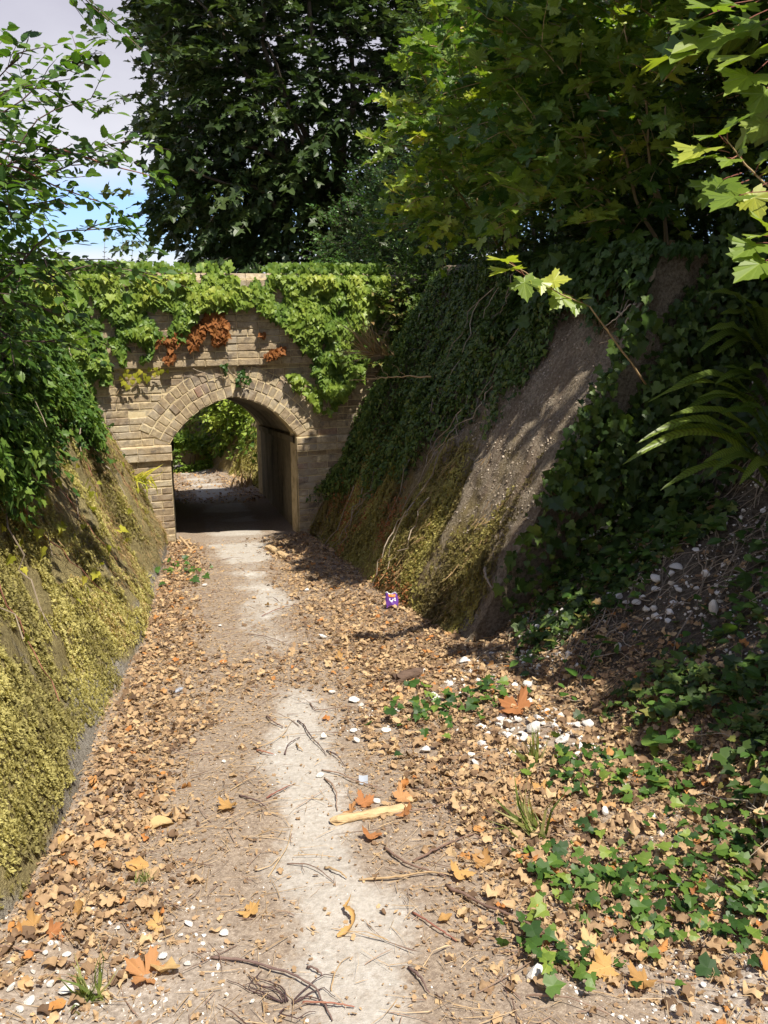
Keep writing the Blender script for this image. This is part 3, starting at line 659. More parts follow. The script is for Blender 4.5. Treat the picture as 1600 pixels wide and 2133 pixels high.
# ------------------------------------------------------------------ ivy on the bridge
def ivy_thing(name, label, cat, poly, n, thick, size, tm, mat, lo, hi, seed, stems, group=None):
    c = np.mean([fpos(*fuv(*p)) for p in poly], 0); o = empty(name, tuple(map(float, c)), label, cat, group)
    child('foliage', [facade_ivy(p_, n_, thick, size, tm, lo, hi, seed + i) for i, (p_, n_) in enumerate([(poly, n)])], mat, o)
    for s in stems or []: child('stem', [facade_stems(s)], M['root'], o)
    return o
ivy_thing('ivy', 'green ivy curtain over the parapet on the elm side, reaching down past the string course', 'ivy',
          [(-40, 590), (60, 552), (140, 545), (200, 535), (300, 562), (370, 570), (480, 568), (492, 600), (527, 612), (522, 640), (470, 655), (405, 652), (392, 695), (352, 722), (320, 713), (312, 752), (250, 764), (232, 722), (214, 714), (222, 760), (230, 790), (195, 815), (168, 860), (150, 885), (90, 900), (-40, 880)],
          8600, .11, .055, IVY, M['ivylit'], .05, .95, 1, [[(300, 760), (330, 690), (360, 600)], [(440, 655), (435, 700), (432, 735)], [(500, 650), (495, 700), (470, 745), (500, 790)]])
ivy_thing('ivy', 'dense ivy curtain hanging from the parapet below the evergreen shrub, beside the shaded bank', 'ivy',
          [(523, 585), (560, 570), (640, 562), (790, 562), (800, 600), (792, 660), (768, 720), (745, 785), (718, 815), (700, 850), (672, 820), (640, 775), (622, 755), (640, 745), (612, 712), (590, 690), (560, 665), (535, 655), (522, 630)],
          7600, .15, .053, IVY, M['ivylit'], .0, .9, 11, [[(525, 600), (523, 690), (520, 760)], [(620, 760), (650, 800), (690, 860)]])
ivy_thing('ivy_sprig', 'thin trailing ivy sprig with scattered leaves beside the arch, next to the shaded bank', 'ivy',
          [(590, 785), (615, 782), (650, 810), (690, 800), (715, 830), (680, 870), (655, 860), (640, 835), (610, 815)], 190, .05, .055, IVY, M['ivylit'], .3, .9, 21, [[(560, 770), (610, 800), (650, 830), (690, 870)], [(600, 770), (640, 850)]])
ivy_thing('ivy_sprig', 'wispy ivy runner with few small leaves drooping over the crown of the arch', 'ivy',
          [(455, 762), (500, 760), (520, 800), (495, 812), (470, 790)], 60, .04, .035, IVY, M['ivy'], .1, .6, 23, [[(400, 768), (450, 785), (480, 775), (505, 800)], [(470, 760), (490, 790), (510, 800)], [(520, 770), (505, 800)]])
for lab, poly, n in (('rust brown dead ivy patch hanging over bare bricks above the arch crown', [(398, 655), (470, 655), (470, 700), (462, 728), (440, 722), (432, 690), (415, 715), (395, 735), (388, 715)], 620),
                     ('narrow rust brown dead ivy tongue just above the bright yellow sprig', [(315, 710), (350, 712), (362, 752), (345, 760), (322, 735)], 190),
                     ('rust brown dead ivy clump just under the denser ivy curtain beside the shaded bank', [(538, 700), (580, 695), (586, 735), (560, 750), (540, 742)], 260),
                     ('dark brown withered ivy tuft between the two other dead patches, above the string course', [(360, 690), (390, 690), (388, 735), (372, 748), (356, 720)], 150)):
    ivy_thing('dead_ivy', lab, 'dead ivy', poly, int(n * .5), .04, .052, IVY, M['dead'], .0, .95, 31 + n, None, 'dead ivy patches on the parapet')
o = empty('yellow_ivy_sprig', tuple(map(float, fpos(*fuv(295, 780)))), 'bright yellow ivy sprig hanging under the string course, left of the arch', 'ivy')
yp = [(258, 792), (268, 778), (275, 790), (262, 768), (280, 776), (292, 770), (300, 776), (312, 766), (322, 764), (335, 768), (345, 770), (252, 784), (266, 800), (305, 782), (330, 772), (286, 786), (258, 776), (318, 776)]
pp = np.array([fpos(*fuv(*p), .075 + .03 * random.random()) for p in yp])
child('foliage', [scatter(IVY, pp, -UP * .8 + FU * rng.normal(0, .5, (len(pp), 1)), FN * .8 + UP * .5 + R3(len(pp), .2), .062 * np.exp(rng.normal(0, .2, len(pp))), rng.random(len(pp)))], M['yellow'], o)
child('stem', [facade_stems([(240, 820), (262, 795), (290, 775), (345, 765)], .003, .05)], M['strawtwig'], o)
o = empty('creeper', tuple(map(float, fpos(*fuv(215, 900)))), 'sparse dark creeper with red leaves on the brickwork beside the mossy bank', 'creeper')
cp = np.array([fuv(x, y) for x, y in [(190, 845), (200, 860), (205, 870), (225, 885), (228, 900), (238, 918), (222, 925), (255, 945), (232, 880), (210, 855), (250, 935), (262, 985), (258, 970), (270, 1000), (180, 838), (196, 850)]])
child('foliage', [scatter(IVY, fpos(cp[:, 0], cp[:, 1], .05 + .02 * rng.random(len(cp))), R3(len(cp)) - UP, FN + UP * .4 + R3(len(cp), .3), .045, rng.random(len(cp)) * .5)], M['ivydark'], o)
rp = np.array([fuv(x, y) for x, y in [(216, 926), (222, 938), (232, 932), (228, 936), (236, 930), (214, 936)]])
child('foliage', [scatter(IVY, fpos(rp[:, 0], rp[:, 1], .07), R3(6) - UP, FN + UP * .4 + R3(6, .3), .05, [0, .1, .3, 0, .2, .1])], M['rust'], o)
child('stem', [facade_stems([(175, 830), (205, 870), (228, 895), (255, 940), (270, 1000)], .0025, .03)], M['twig'], o); child('stem', [facade_stems([(228, 880), (222, 930)], .002, .03)], M['twig'], o)

# ------------------------------------------------------------------ trees and shrubs
def tree(name, label, cat, base, trunk_parts, limb_parts, crowns, leafmat, bark=None, group=None):
    o = empty(name, tuple(map(float, base)), label, cat, group)
    if trunk_parts: child('trunk', trunk_parts, bark or M['bark'], o, smooth=True)
    for l in limb_parts: child('limb', [l], bark or M['bark'], o, smooth=True)
    child('crown', [c[0] for c in crowns] + [tuple(c[1]) + (1,) for c in crowns if c[1] is not None], [leafmat, bark or M['bark']], o)
    return o
# the big maple beyond the bridge
mc, mr = np.array([3.9, 20.4, 7.0]), np.array([4.4, 2.8, 5.3])
def mshape(p):
    edge = .12 + .35 * (fbm(np.column_stack([p[:, 1] * .6, p[:, 2] * .9, p[:, 0] * 0]), 2) - .5) * 3
    return (p[:, 0] > edge) & (p[:, 2] > 1.95 + .5 * fbm(np.column_stack([p[:, 0] * 1.1, p[:, 1], p[:, 0] * 0]), 2))
c = shell(5600, mc, mr, .5, 3.2, mshape); d = nrm(c - np.array([4.2, 20.4, 5.0])) * 1.0 + R3(len(c), .35) - UP * .15
extra = np.array([at(x, y, 18.0) for x, y in [(230, 90), (215, 110), (225, 125), (300, 500), (330, 515), (290, 490), (420, 545), (450, 540), (480, 535), (540, 548), (600, 555), (250, 30), (265, 200), (262, 330), (280, 410)]])
ls = [limb((4.2, 20.6, -1.2), (4.0, 20.4, 5.2), .24, .17, 12, .03)[0]]
lim = []
for b in ((.6, 12.8, 6.2), (-.1, 13.4, 4.4), (1.2, 12.4, 7.8), (.5, 12.2, 3.3), (2.4, 12.3, 8.6), (1.8, 12.4, 5.4), (4.8, 13, 7), (3.4, 14.4, 10)):
    a = np.array([4.0, 20.4, 2.2 + 2.6 * random.random()]); lim.append(limb(a, np.array(b) * np.array([1.2, 1, 1.12]) + np.array([0, 5.6, .1]), .075, .016, 10, .07, .04)[0])
tree('maple_tree', 'tall dark maple standing behind the bridge, its crown filling the sky above the parapet', 'tree', (4.2, 20.6, -1.0), ls, lim,
     [sprays(c, d, .6, 12, .165, MAP, zr=.5, rnd=fbm(c * .9, 2) * 1.5 - .35 + rng.normal(0, .1, len(c))), sprays(extra, np.array([-1, -.2, -.2]) + R3(len(extra), .3), .6, 13, .165, MAP, zr=.5)], M['maple'])
# evergreen shrub at the end of the parapet
def bush(name, label, cat, base, cen, rad, n, nl, L, size, tm, mat, lo=.5, stems=5, zr=.5, f=None, tw=True, rscale=1.0, group=None, grow=UP * .4):
    cen = np.array(cen, float); rad = np.array(rad, float); base = np.array(base, float)
    c = shell(n, cen, rad, lo, 2.3, f); d = nrm((c - cen) / rad) + R3(n, .4) + grow
    lb = [limb(base + np.array([random.uniform(-.1, .1), random.uniform(-.1, .1), 0]), cen + rad * np.array([random.uniform(-.6, .6), random.uniform(-.6, .6), random.uniform(.1, .7)]), .022, .006, 8, .08)[0] for _ in range(stems)]
    return tree(name, label, cat, base, [limb(base - UP * .1, base + (cen - base) * .5, .035, .02, 6, .05)[0]], lb,
                [sprays(c, d, L, nl, size, tm, zr=zr, rnd=np.clip((fbm(c * 2.2, 2) * 1.6 - .3) * rscale + rng.normal(0, .1, n), 0, 1), twig=tw)], mat, group=group)
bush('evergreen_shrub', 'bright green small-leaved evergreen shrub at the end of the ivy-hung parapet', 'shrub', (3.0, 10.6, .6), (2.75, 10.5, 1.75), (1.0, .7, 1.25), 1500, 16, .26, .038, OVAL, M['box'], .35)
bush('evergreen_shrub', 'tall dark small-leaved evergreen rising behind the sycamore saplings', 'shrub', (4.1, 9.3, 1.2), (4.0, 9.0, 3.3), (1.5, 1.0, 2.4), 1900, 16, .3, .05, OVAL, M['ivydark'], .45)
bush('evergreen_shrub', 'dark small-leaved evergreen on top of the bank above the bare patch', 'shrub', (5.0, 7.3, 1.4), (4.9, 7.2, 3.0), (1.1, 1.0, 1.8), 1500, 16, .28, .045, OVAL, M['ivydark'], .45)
# sycamore saplings leaning out from the top of the shaded bank
def sapling(label, base, stems, cen, rad, n, nl, L, size, rnd0, tm=SYC, f=None, extra=None, group='sycamore saplings on top of the bank'):
    cen = np.array(cen, float); rad = np.array(rad, float); lb = []; tips = []
    for s in stems:
        l, p = limb(base, s, .016, .004, 12, .05, .05); lb.append(l); tips.append(p[5:])
    c = shell(n, cen, rad, .3, 2.3, f); d = nrm((c - np.array(base)) * np.array([1, 1, .5])) + R3(n, .45)
    tp = np.concatenate(tips); c = np.vstack([c, tp]); d = np.vstack([d, R3(len(tp)) * np.array([1, 1, .3]) - np.array([.5, .3, 0])])
    return tree('sycamore_sapling', label, 'sapling', base, [limb(np.array(base) - UP * .2, np.array(base) + UP * .25, .03, .022, 4)[0]], lb,
                [sprays(c, d, L, nl, size, tm, .3, .6, rnd=np.clip(rnd0 + rng.normal(0, .3, len(c)), 0, 1), twr=.003)], M['syc'], M['strawtwig'], group)
sapling('sycamore sapling in full sun with yellow green leaves, next to the dark maple', (3.3, 8.2, 1.7), [at(840, 90, 7.3), at(960, 10, 7.4), at(1060, 40, 7.0), at(900, 330, 6.9), at(1010, 300, 6.6), at(1100, 200, 6.6)], (2.75, 7.0, 2.75), (1.0, .8, 1.2), 430, 8, .28, .072, .55,
        f=lambda p: (p[:, 2] > 1.9 + .35 * (p[:, 0] - 2)))
sapling('darker sycamore sapling leaning out over the bare patch of the bank', (3.7, 6.0, 1.7), [at(1180, 120, 5.6), at(1300, 60, 5.4), at(1150, 330, 5.5), at(1330, 250, 5.2), at(1240, 420, 5.3)], (3.05, 5.6, 2.75), (1.0, .9, 1.1), 380, 8, .3, .082, .45, f=lambda p: p[:, 2] > 2.05)
# the shade tree over the slump and its low branch
c = shell(900, (4.6, 2.0, 3.75), (2.6, 3.3, 1.15), .2, 3.0, lambda p: (p[:, 0] > 2.85 + .16 * (p[:, 2] - 2.6) + .5 * (fbm(p * np.array([0.1, 1.6, .5]), 2) - .5)) & (p[:, 2] > 2.6))
c2 = shell(280, (4.0, 4.6, 4.15), (1.7, .9, .6), .2, 3.0); c = np.vstack([c, c2])  # unseen upper canopy, added to shade the sapling and bank below
d = nrm((c - np.array([4.8, 2, 3.5])) * np.array([1, 1, .3])) + R3(len(c), .35)
lm = [limb((4.9, 2.0, 2.4), b, .05, .012, 9, .06, .03)[0] for b in ((3.1, 3.6, 3.4), (2.9, 1.6, 3.7), (3.4, 4.9, 3.9), (5.2, 4.8, 4.6), (6.3, 1.2, 4.6), (4.2, -.6, 4.1))]
st = tree('sycamore_tree', 'sycamore overhanging the slumped slope, a low branch of big bright leaves above the ferns', 'tree', (4.9, 2.0, 1.4), [limb((4.9, 2.0, .8), (4.9, 2.0, 4.8), .11, .06, 9, .03)[0]], lm,
          [sprays(c, d, .45, 10, .15, MAP, .2, .45, twr=.003)], M['syc'])
def leaf_at(bp, tp, tilt=(0, 0, 1), Yd=2.2, dY=-.05):
    b = at(*bp, Yd); t = at(*tp, Yd + dY); return b, t - b, np.array(tilt, float)
def big_leaves(root, name, lst, stems, size_k=1.0, rnd=.6, mat=None, tm=SYC, stalk=.0022):
    P = []; Yv = []; Zv = []; st_ = []
    for bp, tp, sp, Yd, tilt in lst:
        b, y, z = leaf_at(bp, tp, tilt, Yd); P.append(b); Yv.append(y); Zv.append(z)
        if sp is not None: st_.append(limb(at(*sp, Yd + .03), b + y * .06, stalk, stalk * .7, 6, .04, .04, rng.random(), 5)[0])
    Yv = np.array(Yv); ln = np.linalg.norm(Yv, axis=1) * size_k
    child(name, [scatter(curl(SYC, .25, -.15, .12, 5), np.array(P), Yv, np.array(Zv) + R3(len(P), .12), ln, np.clip(rnd + rng.normal(0, .15, len(P)), 0, .93))] + [tuple(x) + (1,) for x in st_], [mat or M['syc'], M['redstem']], root)
    for a, Ya, b, Yb, r0, r1 in stems: child('branch', [limb(at(*a, Ya), at(*b, Yb), r0, r1, 8, .03)[0]], M['strawtwig'], root, smooth=True)
T1 = (-.25, -.25, 1); T2 = (-.5, -.5, .7); T3 = (.3, -.5, .8)
big_leaves(st, 'foliage', [
    ((1500, 280), (1450, 290), (1515, 300), 3.19, T1), ((1512, 270), (1580, 225), (1515, 300), 3.19, T3), ((1478, 305), (1404, 338), (1520, 318), 3.19, T1), ((1470, 326), (1392, 345), (1530, 330), 3.19, T1),
    ((1525, 330), (1500, 350), (1535, 325), 3.12, T2), ((1540, 320), (1560, 270), (1550, 345), 3.19, T3), ((1510, 370), (1455, 440), (1545, 360), 3.19, T2), ((1530, 385), (1480, 435), (1560, 375), 3.19, T2), ((1545, 405), (1470, 440), (1640, 395), 3.04, T1),
    ((1580, 340), (1640, 300), (1570, 365), 3.19, T3), ((1590, 360), (1650, 345), (1580, 370), 3.19, T1), ((1565, 395), (1590, 470), (1600, 380), 3.12, T2),
    ((1580, 505), (1520, 540), (1640, 508), 2.97, T2), ((1590, 490), (1560, 495), (1640, 505), 2.97, T1), ((1600, 540), (1520, 590), (1660, 520), 2.90, T2), ((1605, 555), (1585, 585), (1660, 540), 2.90, T1), ((1610, 480), (1560, 440), (1660, 470), 3.04, T3),
    ((1600, 40), (1520, 70), (1650, 20), 3.33, T1), ((1560, 20), (1490, 0), (1600, -10), 3.33, T1), ((1590, 110), (1480, 140), (1640, 70), 3.26, T2), ((1575, 150), (1500, 200), (1640, 100), 3.26, T2), ((1600, 180), (1560, 250), (1660, 130), 3.26, T2), ((1530, 60), (1440, 110), (1600, 20), 3.48, T2),
    ((1500, 20), (1420, 10), (1570, 0), 3.48, T1), ((1460, 40), (1390, 70), (1540, 10), 3.55, T1), ((1600, 250), (1560, 300), (1660, 220), 3.33, T2), ((1610, 210), (1590, 190), (1660, 200), 3.33, T3)],
    [((1680, 470), 3.04, (1575, 365), 3.19, .006, .004), ((1575, 365), 3.19, (1508, 285), 3.19, .004, .002), ((1680, 470), 3.04, (1640, 505), 2.97, .005, .003), ((1720, 100), 3.62, (1600, 5), 3.33, .006, .003), ((1720, 520), 3.33, (1680, 470), 3.04, .007, .006)], .82, .55)
child('limb', [limb((4.9, 2.0, 2.7), at(1720, 520, 3.33), .03, .012, 9, .05)[0]], M['bark'], st, smooth=True); child('limb', [limb((4.9, 2.0, 3.2), at(1720, 100, 3.62), .03, .012, 9, .05)[0]], M['bark'], st, smooth=True)
# a seedling whose twig catches the sun in front of the bare patch
sd = empty('sycamore_seedling', tuple(map(float, at(1345, 800, 4.2))), 'sycamore seedling twig with five sunlit leaves held out in front of the bare bank', 'seedling')
big_leaves(sd, 'foliage', [((1090, 575), (1098, 622), (1125, 590), 3.95, (-.2, -.8, .6)), ((1075, 560), (1025, 570), (1110, 585), 3.95, T1), ((1065, 545), (1020, 538), (1090, 570), 3.95, T1), ((1140, 588), (1185, 580), (1130, 595), 3.95, (.1, -.7, .7)), ((1125, 580), (1128, 610), (1140, 595), 3.95, (.1, -.7, .7)),
    ((1175, 610), (1150, 640), (1195, 618), 4.0, (-.1, -.8, .6)), ((1195, 625), (1200, 655), (1210, 630), 4.0, (.1, -.8, .6)), ((1205, 622), (1232, 620), (1215, 632), 4.0, T3)], [((1060, 548), 3.95, (1140, 598), 3.95, .002, .003), ((1140, 598), 3.95, (1228, 638), 4.0, .003, .004), ((1228, 638), 4.0, (1345, 800), 4.2, .004, .006)], 1.05, .75)

# elm shrub arching in from the left, above the mossy bank
eb = np.array([-1.55, 4.9, 1.2])
o_stems = []; cs = []; ds = []
for (px, py), Yd in (((160, 115), 4.3), ((262, 295), 4.4), ((255, 470), 4.5), ((310, 570), 4.9), ((190, 205), 4.6), ((120, 160), 4.2), ((40, 110), 4.0), ((200, 20), 3.9), ((150, 300), 4.2), ((230, 540), 4.6), ((100, 420), 4.2), ((150, 720), 5.0), ((90, 560), 4.4), ((60, 330), 4.2), ((-10, 210), 3.9), ((130, 650), 4.6), ((20, 700), 4.3)):
    tip = at(px, py, Yd); b = eb + np.array([random.uniform(-.5, .2), random.uniform(-.8, .6), random.uniform(-.1, .2)])
    if py < 60: b = np.array([-1.6, 4.2, 3.4])
    l, p = limb(b, tip, .008, .002, 16, .04, .10); o_stems.append(l)
    for q in p[5:]: cs.append(q); ds.append((p[-1] - p[-4]) + R3(1, .25)[0] * np.linalg.norm(p[-1] - p[-4]))
    cs.append(p[-2]); ds.append(p[-1] - p[-3])
cs = np.array(cs); ds = np.array(ds)
fill = shell(1250, (-1.35, 5.0, 1.95), (1.15, 1.5, .95), .2, 2.3, lambda p: (p[:, 0] < .12 - .145 * p[:, 1] - .22 * np.maximum(p[:, 2] - 2.2, 0) + .34 * (fbm(p * 2, 2) - .5) - .5 * np.maximum(1.75 - p[:, 2], 0)))
tree('elm_shrub', 'bright green elm shrub arching out against the sky on top of the mossy bank', 'shrub', eb - UP * .3, [limb(eb - UP * .5, eb + UP * .2, .035, .02, 5)[0]], o_stems,
     [sprays(cs, ds * .9 + .25 * np.linalg.norm(ds, axis=1, keepdims=True) * R3(len(cs)), .19, 7, .048, ELM, .25, .45, spread=.8), sprays(fill, R3(len(fill)) + np.array([.3, -.3, .3]), .22, 8, .048, ELM, .25, .5, rnd=np.clip(.55 + rng.normal(0, .22, len(fill)), 0, 1))], M['elm'], M['darktwig'])
bush('hawthorn_bush', 'dark hawthorn bush behind the elm shrub, at the far end of the mossy bank', 'bush', (-2.6, 8.6, 1.2), (-2.6, 8.2, 1.75), (1.2, 1.6, .8), 900, 12, .28, .05, OVAL, M['ivy'], .4)
bush('hawthorn_bush', 'dark hawthorn bush on the mossy bank close to the photographer, behind the ivy', 'bush', (-2.3, 4.2, 1.3), (-2.3, 4.6, 1.9), (1.0, 1.9, .8), 800, 12, .28, .05, OVAL, M['ivy'], .4)
# brambles
for lab, pts in (('long bramble cane arching out into the sky above the mossy bank, below the elm leaves', [(-60, 280, 4.4), (60, 300, 4.3), (140, 315, 4.2), (230, 345, 4.2), (300, 362, 4.2), (330, 372, 4.2)]),
                 ('shorter bramble cane arching over the top of the mossy bank, lower than the long one', [(-60, 330, 4.3), (40, 350, 4.2), (120, 390, 4.2), (200, 418, 4.2), (245, 432, 4.2)])):
    P = np.array([at(*p) for p in pts]); t = np.linspace(0, len(P) - 1, 24); Q = np.column_stack([np.interp(t, np.arange(len(P)), P[:, k]) for k in range(3)])
    o = empty('bramble', tuple(map(float, Q[0])), lab, 'bramble', 'bramble canes above the mossy bank'); child('cane', [tube(Q, np.linspace(.006, .0015, 24), 6, .5)], M['redstem'], o)
    k = np.arange(5, 24); child('foliage', [sprays(Q[k], nrm(np.gradient(Q, axis=0)[k]) + R3(len(k), .5), .06, 3, .045 if lab[0] == 's' else .035, OVAL, .2, .5)[0]], M['elm'], o)
# upright privet sprigs on the parapet
for lab, x in (('upright privet sprig nearest the elm, standing on the parapet', 215), ('upright privet sprig in the middle of three on the parapet', 252), ('upright privet sprig nearest the bare coping', 272), ):
    b = fpos(*fuv(x, 560), -.1); o = empty('privet_sprig', tuple(map(float, b)), lab, 'sprig', 'privet sprigs on the parapet'); l, p = limb(b - UP * .1, b + UP * (.28 + .1 * random.random()) + FU * .05, .003, .001, 10, .03)
    child('stem', [l], M['twig'], o); pp = np.repeat(p, 3, 0); child('foliage', [scatter(OVAL, pp, R3(len(pp)) * np.array([1, 1, .3]) + UP * .6, R3(len(pp), .4) + UP - FN * 0, .032, rng.random(len(pp)))], M['box'], o)
bush('evergreen_shrub', 'broad dark evergreen filling the gap between the maple and the saplings', 'shrub', (5.4, 11.5, 1.2), (5.2, 11.6, 4.0), (2.0, 1.2, 3.2), 2000, 16, .35, .06, OVAL, M['ivydark'], .4)

# ------------------------------------------------------------------ growth on the banks
LR = math.sqrt(1 + FACE * FACE); LL = math.sqrt(1 + .42 ** 2)
def on_bank(n, side, y0, y1, h0, h1, keep=None, lift=(0, .02)):
    y = rng.uniform(y0, y1, n); h = rng.uniform(h0, h1, n)
    if keep is not None: k = rng.random(n) < keep(y, h); y, h = y[k], h[k]
    L = LR if side > 0 else LL
    p = bank(y, h * L, side); lf = rng.uniform(lift[0], lift[1], len(y)); return p + bank_n(side) * lf[:, None], y, h, lf
def nz2(y, h, sy, sh, k=0): return fbm(np.column_stack([y * sy, h * sh, y * 0 + k]), 3)
_mt = []; _r = np.random.default_rng(5)
for i in range(7):
    a = _r.uniform(0, 6.28); e = _r.uniform(.2, 1.3); dv = np.array([math.cos(a) * math.cos(e), math.sin(a) * math.cos(e), math.sin(e)]); sd_ = np.array([-math.sin(a), math.cos(a), 0]) * .22
    b = _r.normal(0, .25, 3) * [1, 1, 0]; _mt.append(np.array([b - sd_ * .6, b + dv * .55 + sd_, b + dv, b + dv * .5 - sd_]))
TUFT = (np.concatenate(_mt), np.array([[4 * i + a for a in f] for i in range(7) for f in ((0, 1, 2), (0, 2, 3))]))
def tufts(name, p, nv, size, rnd, mat, **k): X_ = R3(len(p)); X_ -= (X_ @ nv)[:, None] * nv * .8; return scatter((TUFT[0] * [1, 1, .62], TUFT[1]), p, X_, nv + R3(len(p), .14), size, rnd)
ROUGH = lambda y, h, k: nz2(y, h, 2.2, 1.6, k)
# moss, mossy bank
p, y, h, lf = on_bank(82000, -1, 1.9, 9.2, .03, 1.35, lambda y, h: ss(.42, .52, nz2(y, h, 3.0, 2.6, 3) + .10 * ss(0, .2, h) - .10 * ss(5, 7, y)) * ss(0, .1, h - .22 * (nz2(y, h, 3, 3, 1) - .25)) * ss(.30, .42, nz2(y, h, 4.5, 3.2, 6)) * np.clip(1.25 - (y - 2) * .09, .4, 1), (0, .016))
mL = tufts('moss', p, bank_n(-1), rng.uniform(.008, .022, len(p)), np.clip(nz2(y, h, 3, 3, 8) * 1.5 - .25 + rng.normal(0, .12, len(p)) - .2 * ss(5, 7.5, y), 0, .97), None)
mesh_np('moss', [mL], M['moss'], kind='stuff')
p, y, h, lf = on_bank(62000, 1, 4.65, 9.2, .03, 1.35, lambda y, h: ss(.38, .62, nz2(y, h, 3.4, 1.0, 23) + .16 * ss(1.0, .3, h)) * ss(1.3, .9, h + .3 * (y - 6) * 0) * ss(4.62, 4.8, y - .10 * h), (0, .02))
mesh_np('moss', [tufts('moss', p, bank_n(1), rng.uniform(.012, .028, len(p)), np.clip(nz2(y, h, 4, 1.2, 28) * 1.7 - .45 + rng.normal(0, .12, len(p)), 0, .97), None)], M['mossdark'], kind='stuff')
# dry strands hanging down both faces
def strands(side, n, y0, y1, h0, h1, keep, L0, L1, lo, hi):
    p, y, h, lf = on_bank(n, side, y0, y1, h0, h1, keep, (.0, .03)); dn = np.array([-side * FACE if side > 0 else .42, 0, -1.0]); 
    return scatter(BLADE, p, dn + R3(len(p), .28), bank_n(side) + R3(len(p), .5), rng.uniform(L0, L1, len(p)) , lo + (hi - lo) * rng.random(len(p)))
mesh_np('dry_grass', [strands(-1, 15000, 4.6, 9.2, .15, 1.35, lambda y, h: ss(4.8, 6.2, y + .6 * h + nz2(y, h, 2, 2, 31) - .5) * .6 * ss(.35, .6, nz2(y, h, 6, 4, 33)), .02, .07, 0, .6)], M['straw'], kind='stuff')
mesh_np('dry_grass', [strands(1, 9000, 4.9, 9.2, .02, 1.2, lambda y, h: ss(.45, .6, nz2(y, h, 3, .8, 37)), .02, .08, 0, .5)], M['straw'], kind='stuff')
p, y, h, lf = on_bank(9000, 1, 4.9, 8.8, .0, .8, lambda y, h: ss(.5, .62, nz2(y, h, 3, 1.6, 41)) * ss(.85, .3, h), (.005, .05))
mesh_np('red_herb_foliage', [scatter(DIA, p, R3(len(p)), R3(len(p), .6) + UP, rng.uniform(.015, .035, len(p)), rng.random(len(p)) * .4)], M['rust'], kind='stuff')
# ivy on the banks
def bank_ivy(label, side, n, y0, y1, h0, h1, keep, thick, size, tm, mat, base, stems=0, lo=0., hi=.8):
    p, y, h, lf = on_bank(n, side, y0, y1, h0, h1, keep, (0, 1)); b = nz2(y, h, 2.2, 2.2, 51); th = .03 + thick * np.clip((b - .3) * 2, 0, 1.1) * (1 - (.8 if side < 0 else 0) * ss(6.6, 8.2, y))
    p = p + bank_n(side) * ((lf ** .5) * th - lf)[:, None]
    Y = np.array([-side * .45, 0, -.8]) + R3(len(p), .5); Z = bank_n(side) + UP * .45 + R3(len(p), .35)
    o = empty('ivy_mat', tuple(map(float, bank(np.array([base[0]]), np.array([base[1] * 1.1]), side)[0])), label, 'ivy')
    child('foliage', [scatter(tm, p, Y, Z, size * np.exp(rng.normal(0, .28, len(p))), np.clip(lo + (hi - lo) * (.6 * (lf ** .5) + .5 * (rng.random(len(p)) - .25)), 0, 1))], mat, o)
    for i in range(stems):
        y_ = rng.uniform(y0 + .3, y1 - .3); h_ = rng.uniform(h0 + .5, h1); q = bank(y_ + np.cumsum(rng.normal(0, .05, 12)), np.linspace(h_, h_ - rng.uniform(.5, 1.1), 12) * 1.1, side) + bank_n(side) * .05 + R3(12, .012)
        child('stem', [tube(q, np.linspace(.006, .0025, 12), 5, rng.random())], M['root'], o)
    return o
bank_ivy('thick ivy and bramble mat over the upper part of the sunlit mossy bank', -1, 44000, 2.6, 9.4, .72, 2.6, lambda y, h: ss(-.16, .14, h - 1.24 - .1 * ss(7, 9, y) + .9 * (nz2(y, h, 1.8, 1.4, 61) - .5)) * np.where(h > 2.0, .6, 1), .22, .042, IVY, M['ivy'], (6, 1.6), 14, .05, 1.0)
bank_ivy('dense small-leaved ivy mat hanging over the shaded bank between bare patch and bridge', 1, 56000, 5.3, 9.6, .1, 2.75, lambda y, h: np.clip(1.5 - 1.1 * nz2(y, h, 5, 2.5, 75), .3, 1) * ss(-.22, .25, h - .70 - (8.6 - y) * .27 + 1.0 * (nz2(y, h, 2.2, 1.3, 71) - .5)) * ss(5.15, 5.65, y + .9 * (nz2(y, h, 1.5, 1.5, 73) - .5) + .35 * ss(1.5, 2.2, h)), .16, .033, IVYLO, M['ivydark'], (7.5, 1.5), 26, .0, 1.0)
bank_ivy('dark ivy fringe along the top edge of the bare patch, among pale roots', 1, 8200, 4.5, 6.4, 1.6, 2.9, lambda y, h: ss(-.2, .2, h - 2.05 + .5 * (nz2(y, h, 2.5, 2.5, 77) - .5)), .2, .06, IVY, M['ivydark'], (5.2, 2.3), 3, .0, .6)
bank_ivy('shaded ivy mat on the bank beyond the bridge, seen through the arch', 1, 16000, 13.4, 24, .3, 4.5, lambda y, h: ss(-.2, .3, h - .5 + .8 * (nz2(y, h, 1.4, 1.2, 81) - .5)), .3, .075, IVYLO, M['ivylit'], (16, 1.5), 0, .0, .8)
p, y, h, lf = on_bank(9000, 1, 13, 17, .02, .9, lambda y, h: np.full(len(y), .8), (0, .03)); mesh_np('moss', [tufts('m', p, bank_n(1), rng.uniform(.02, .05, len(p)), rng.random(len(p)) * .8, None)], M['moss'], kind='stuff')
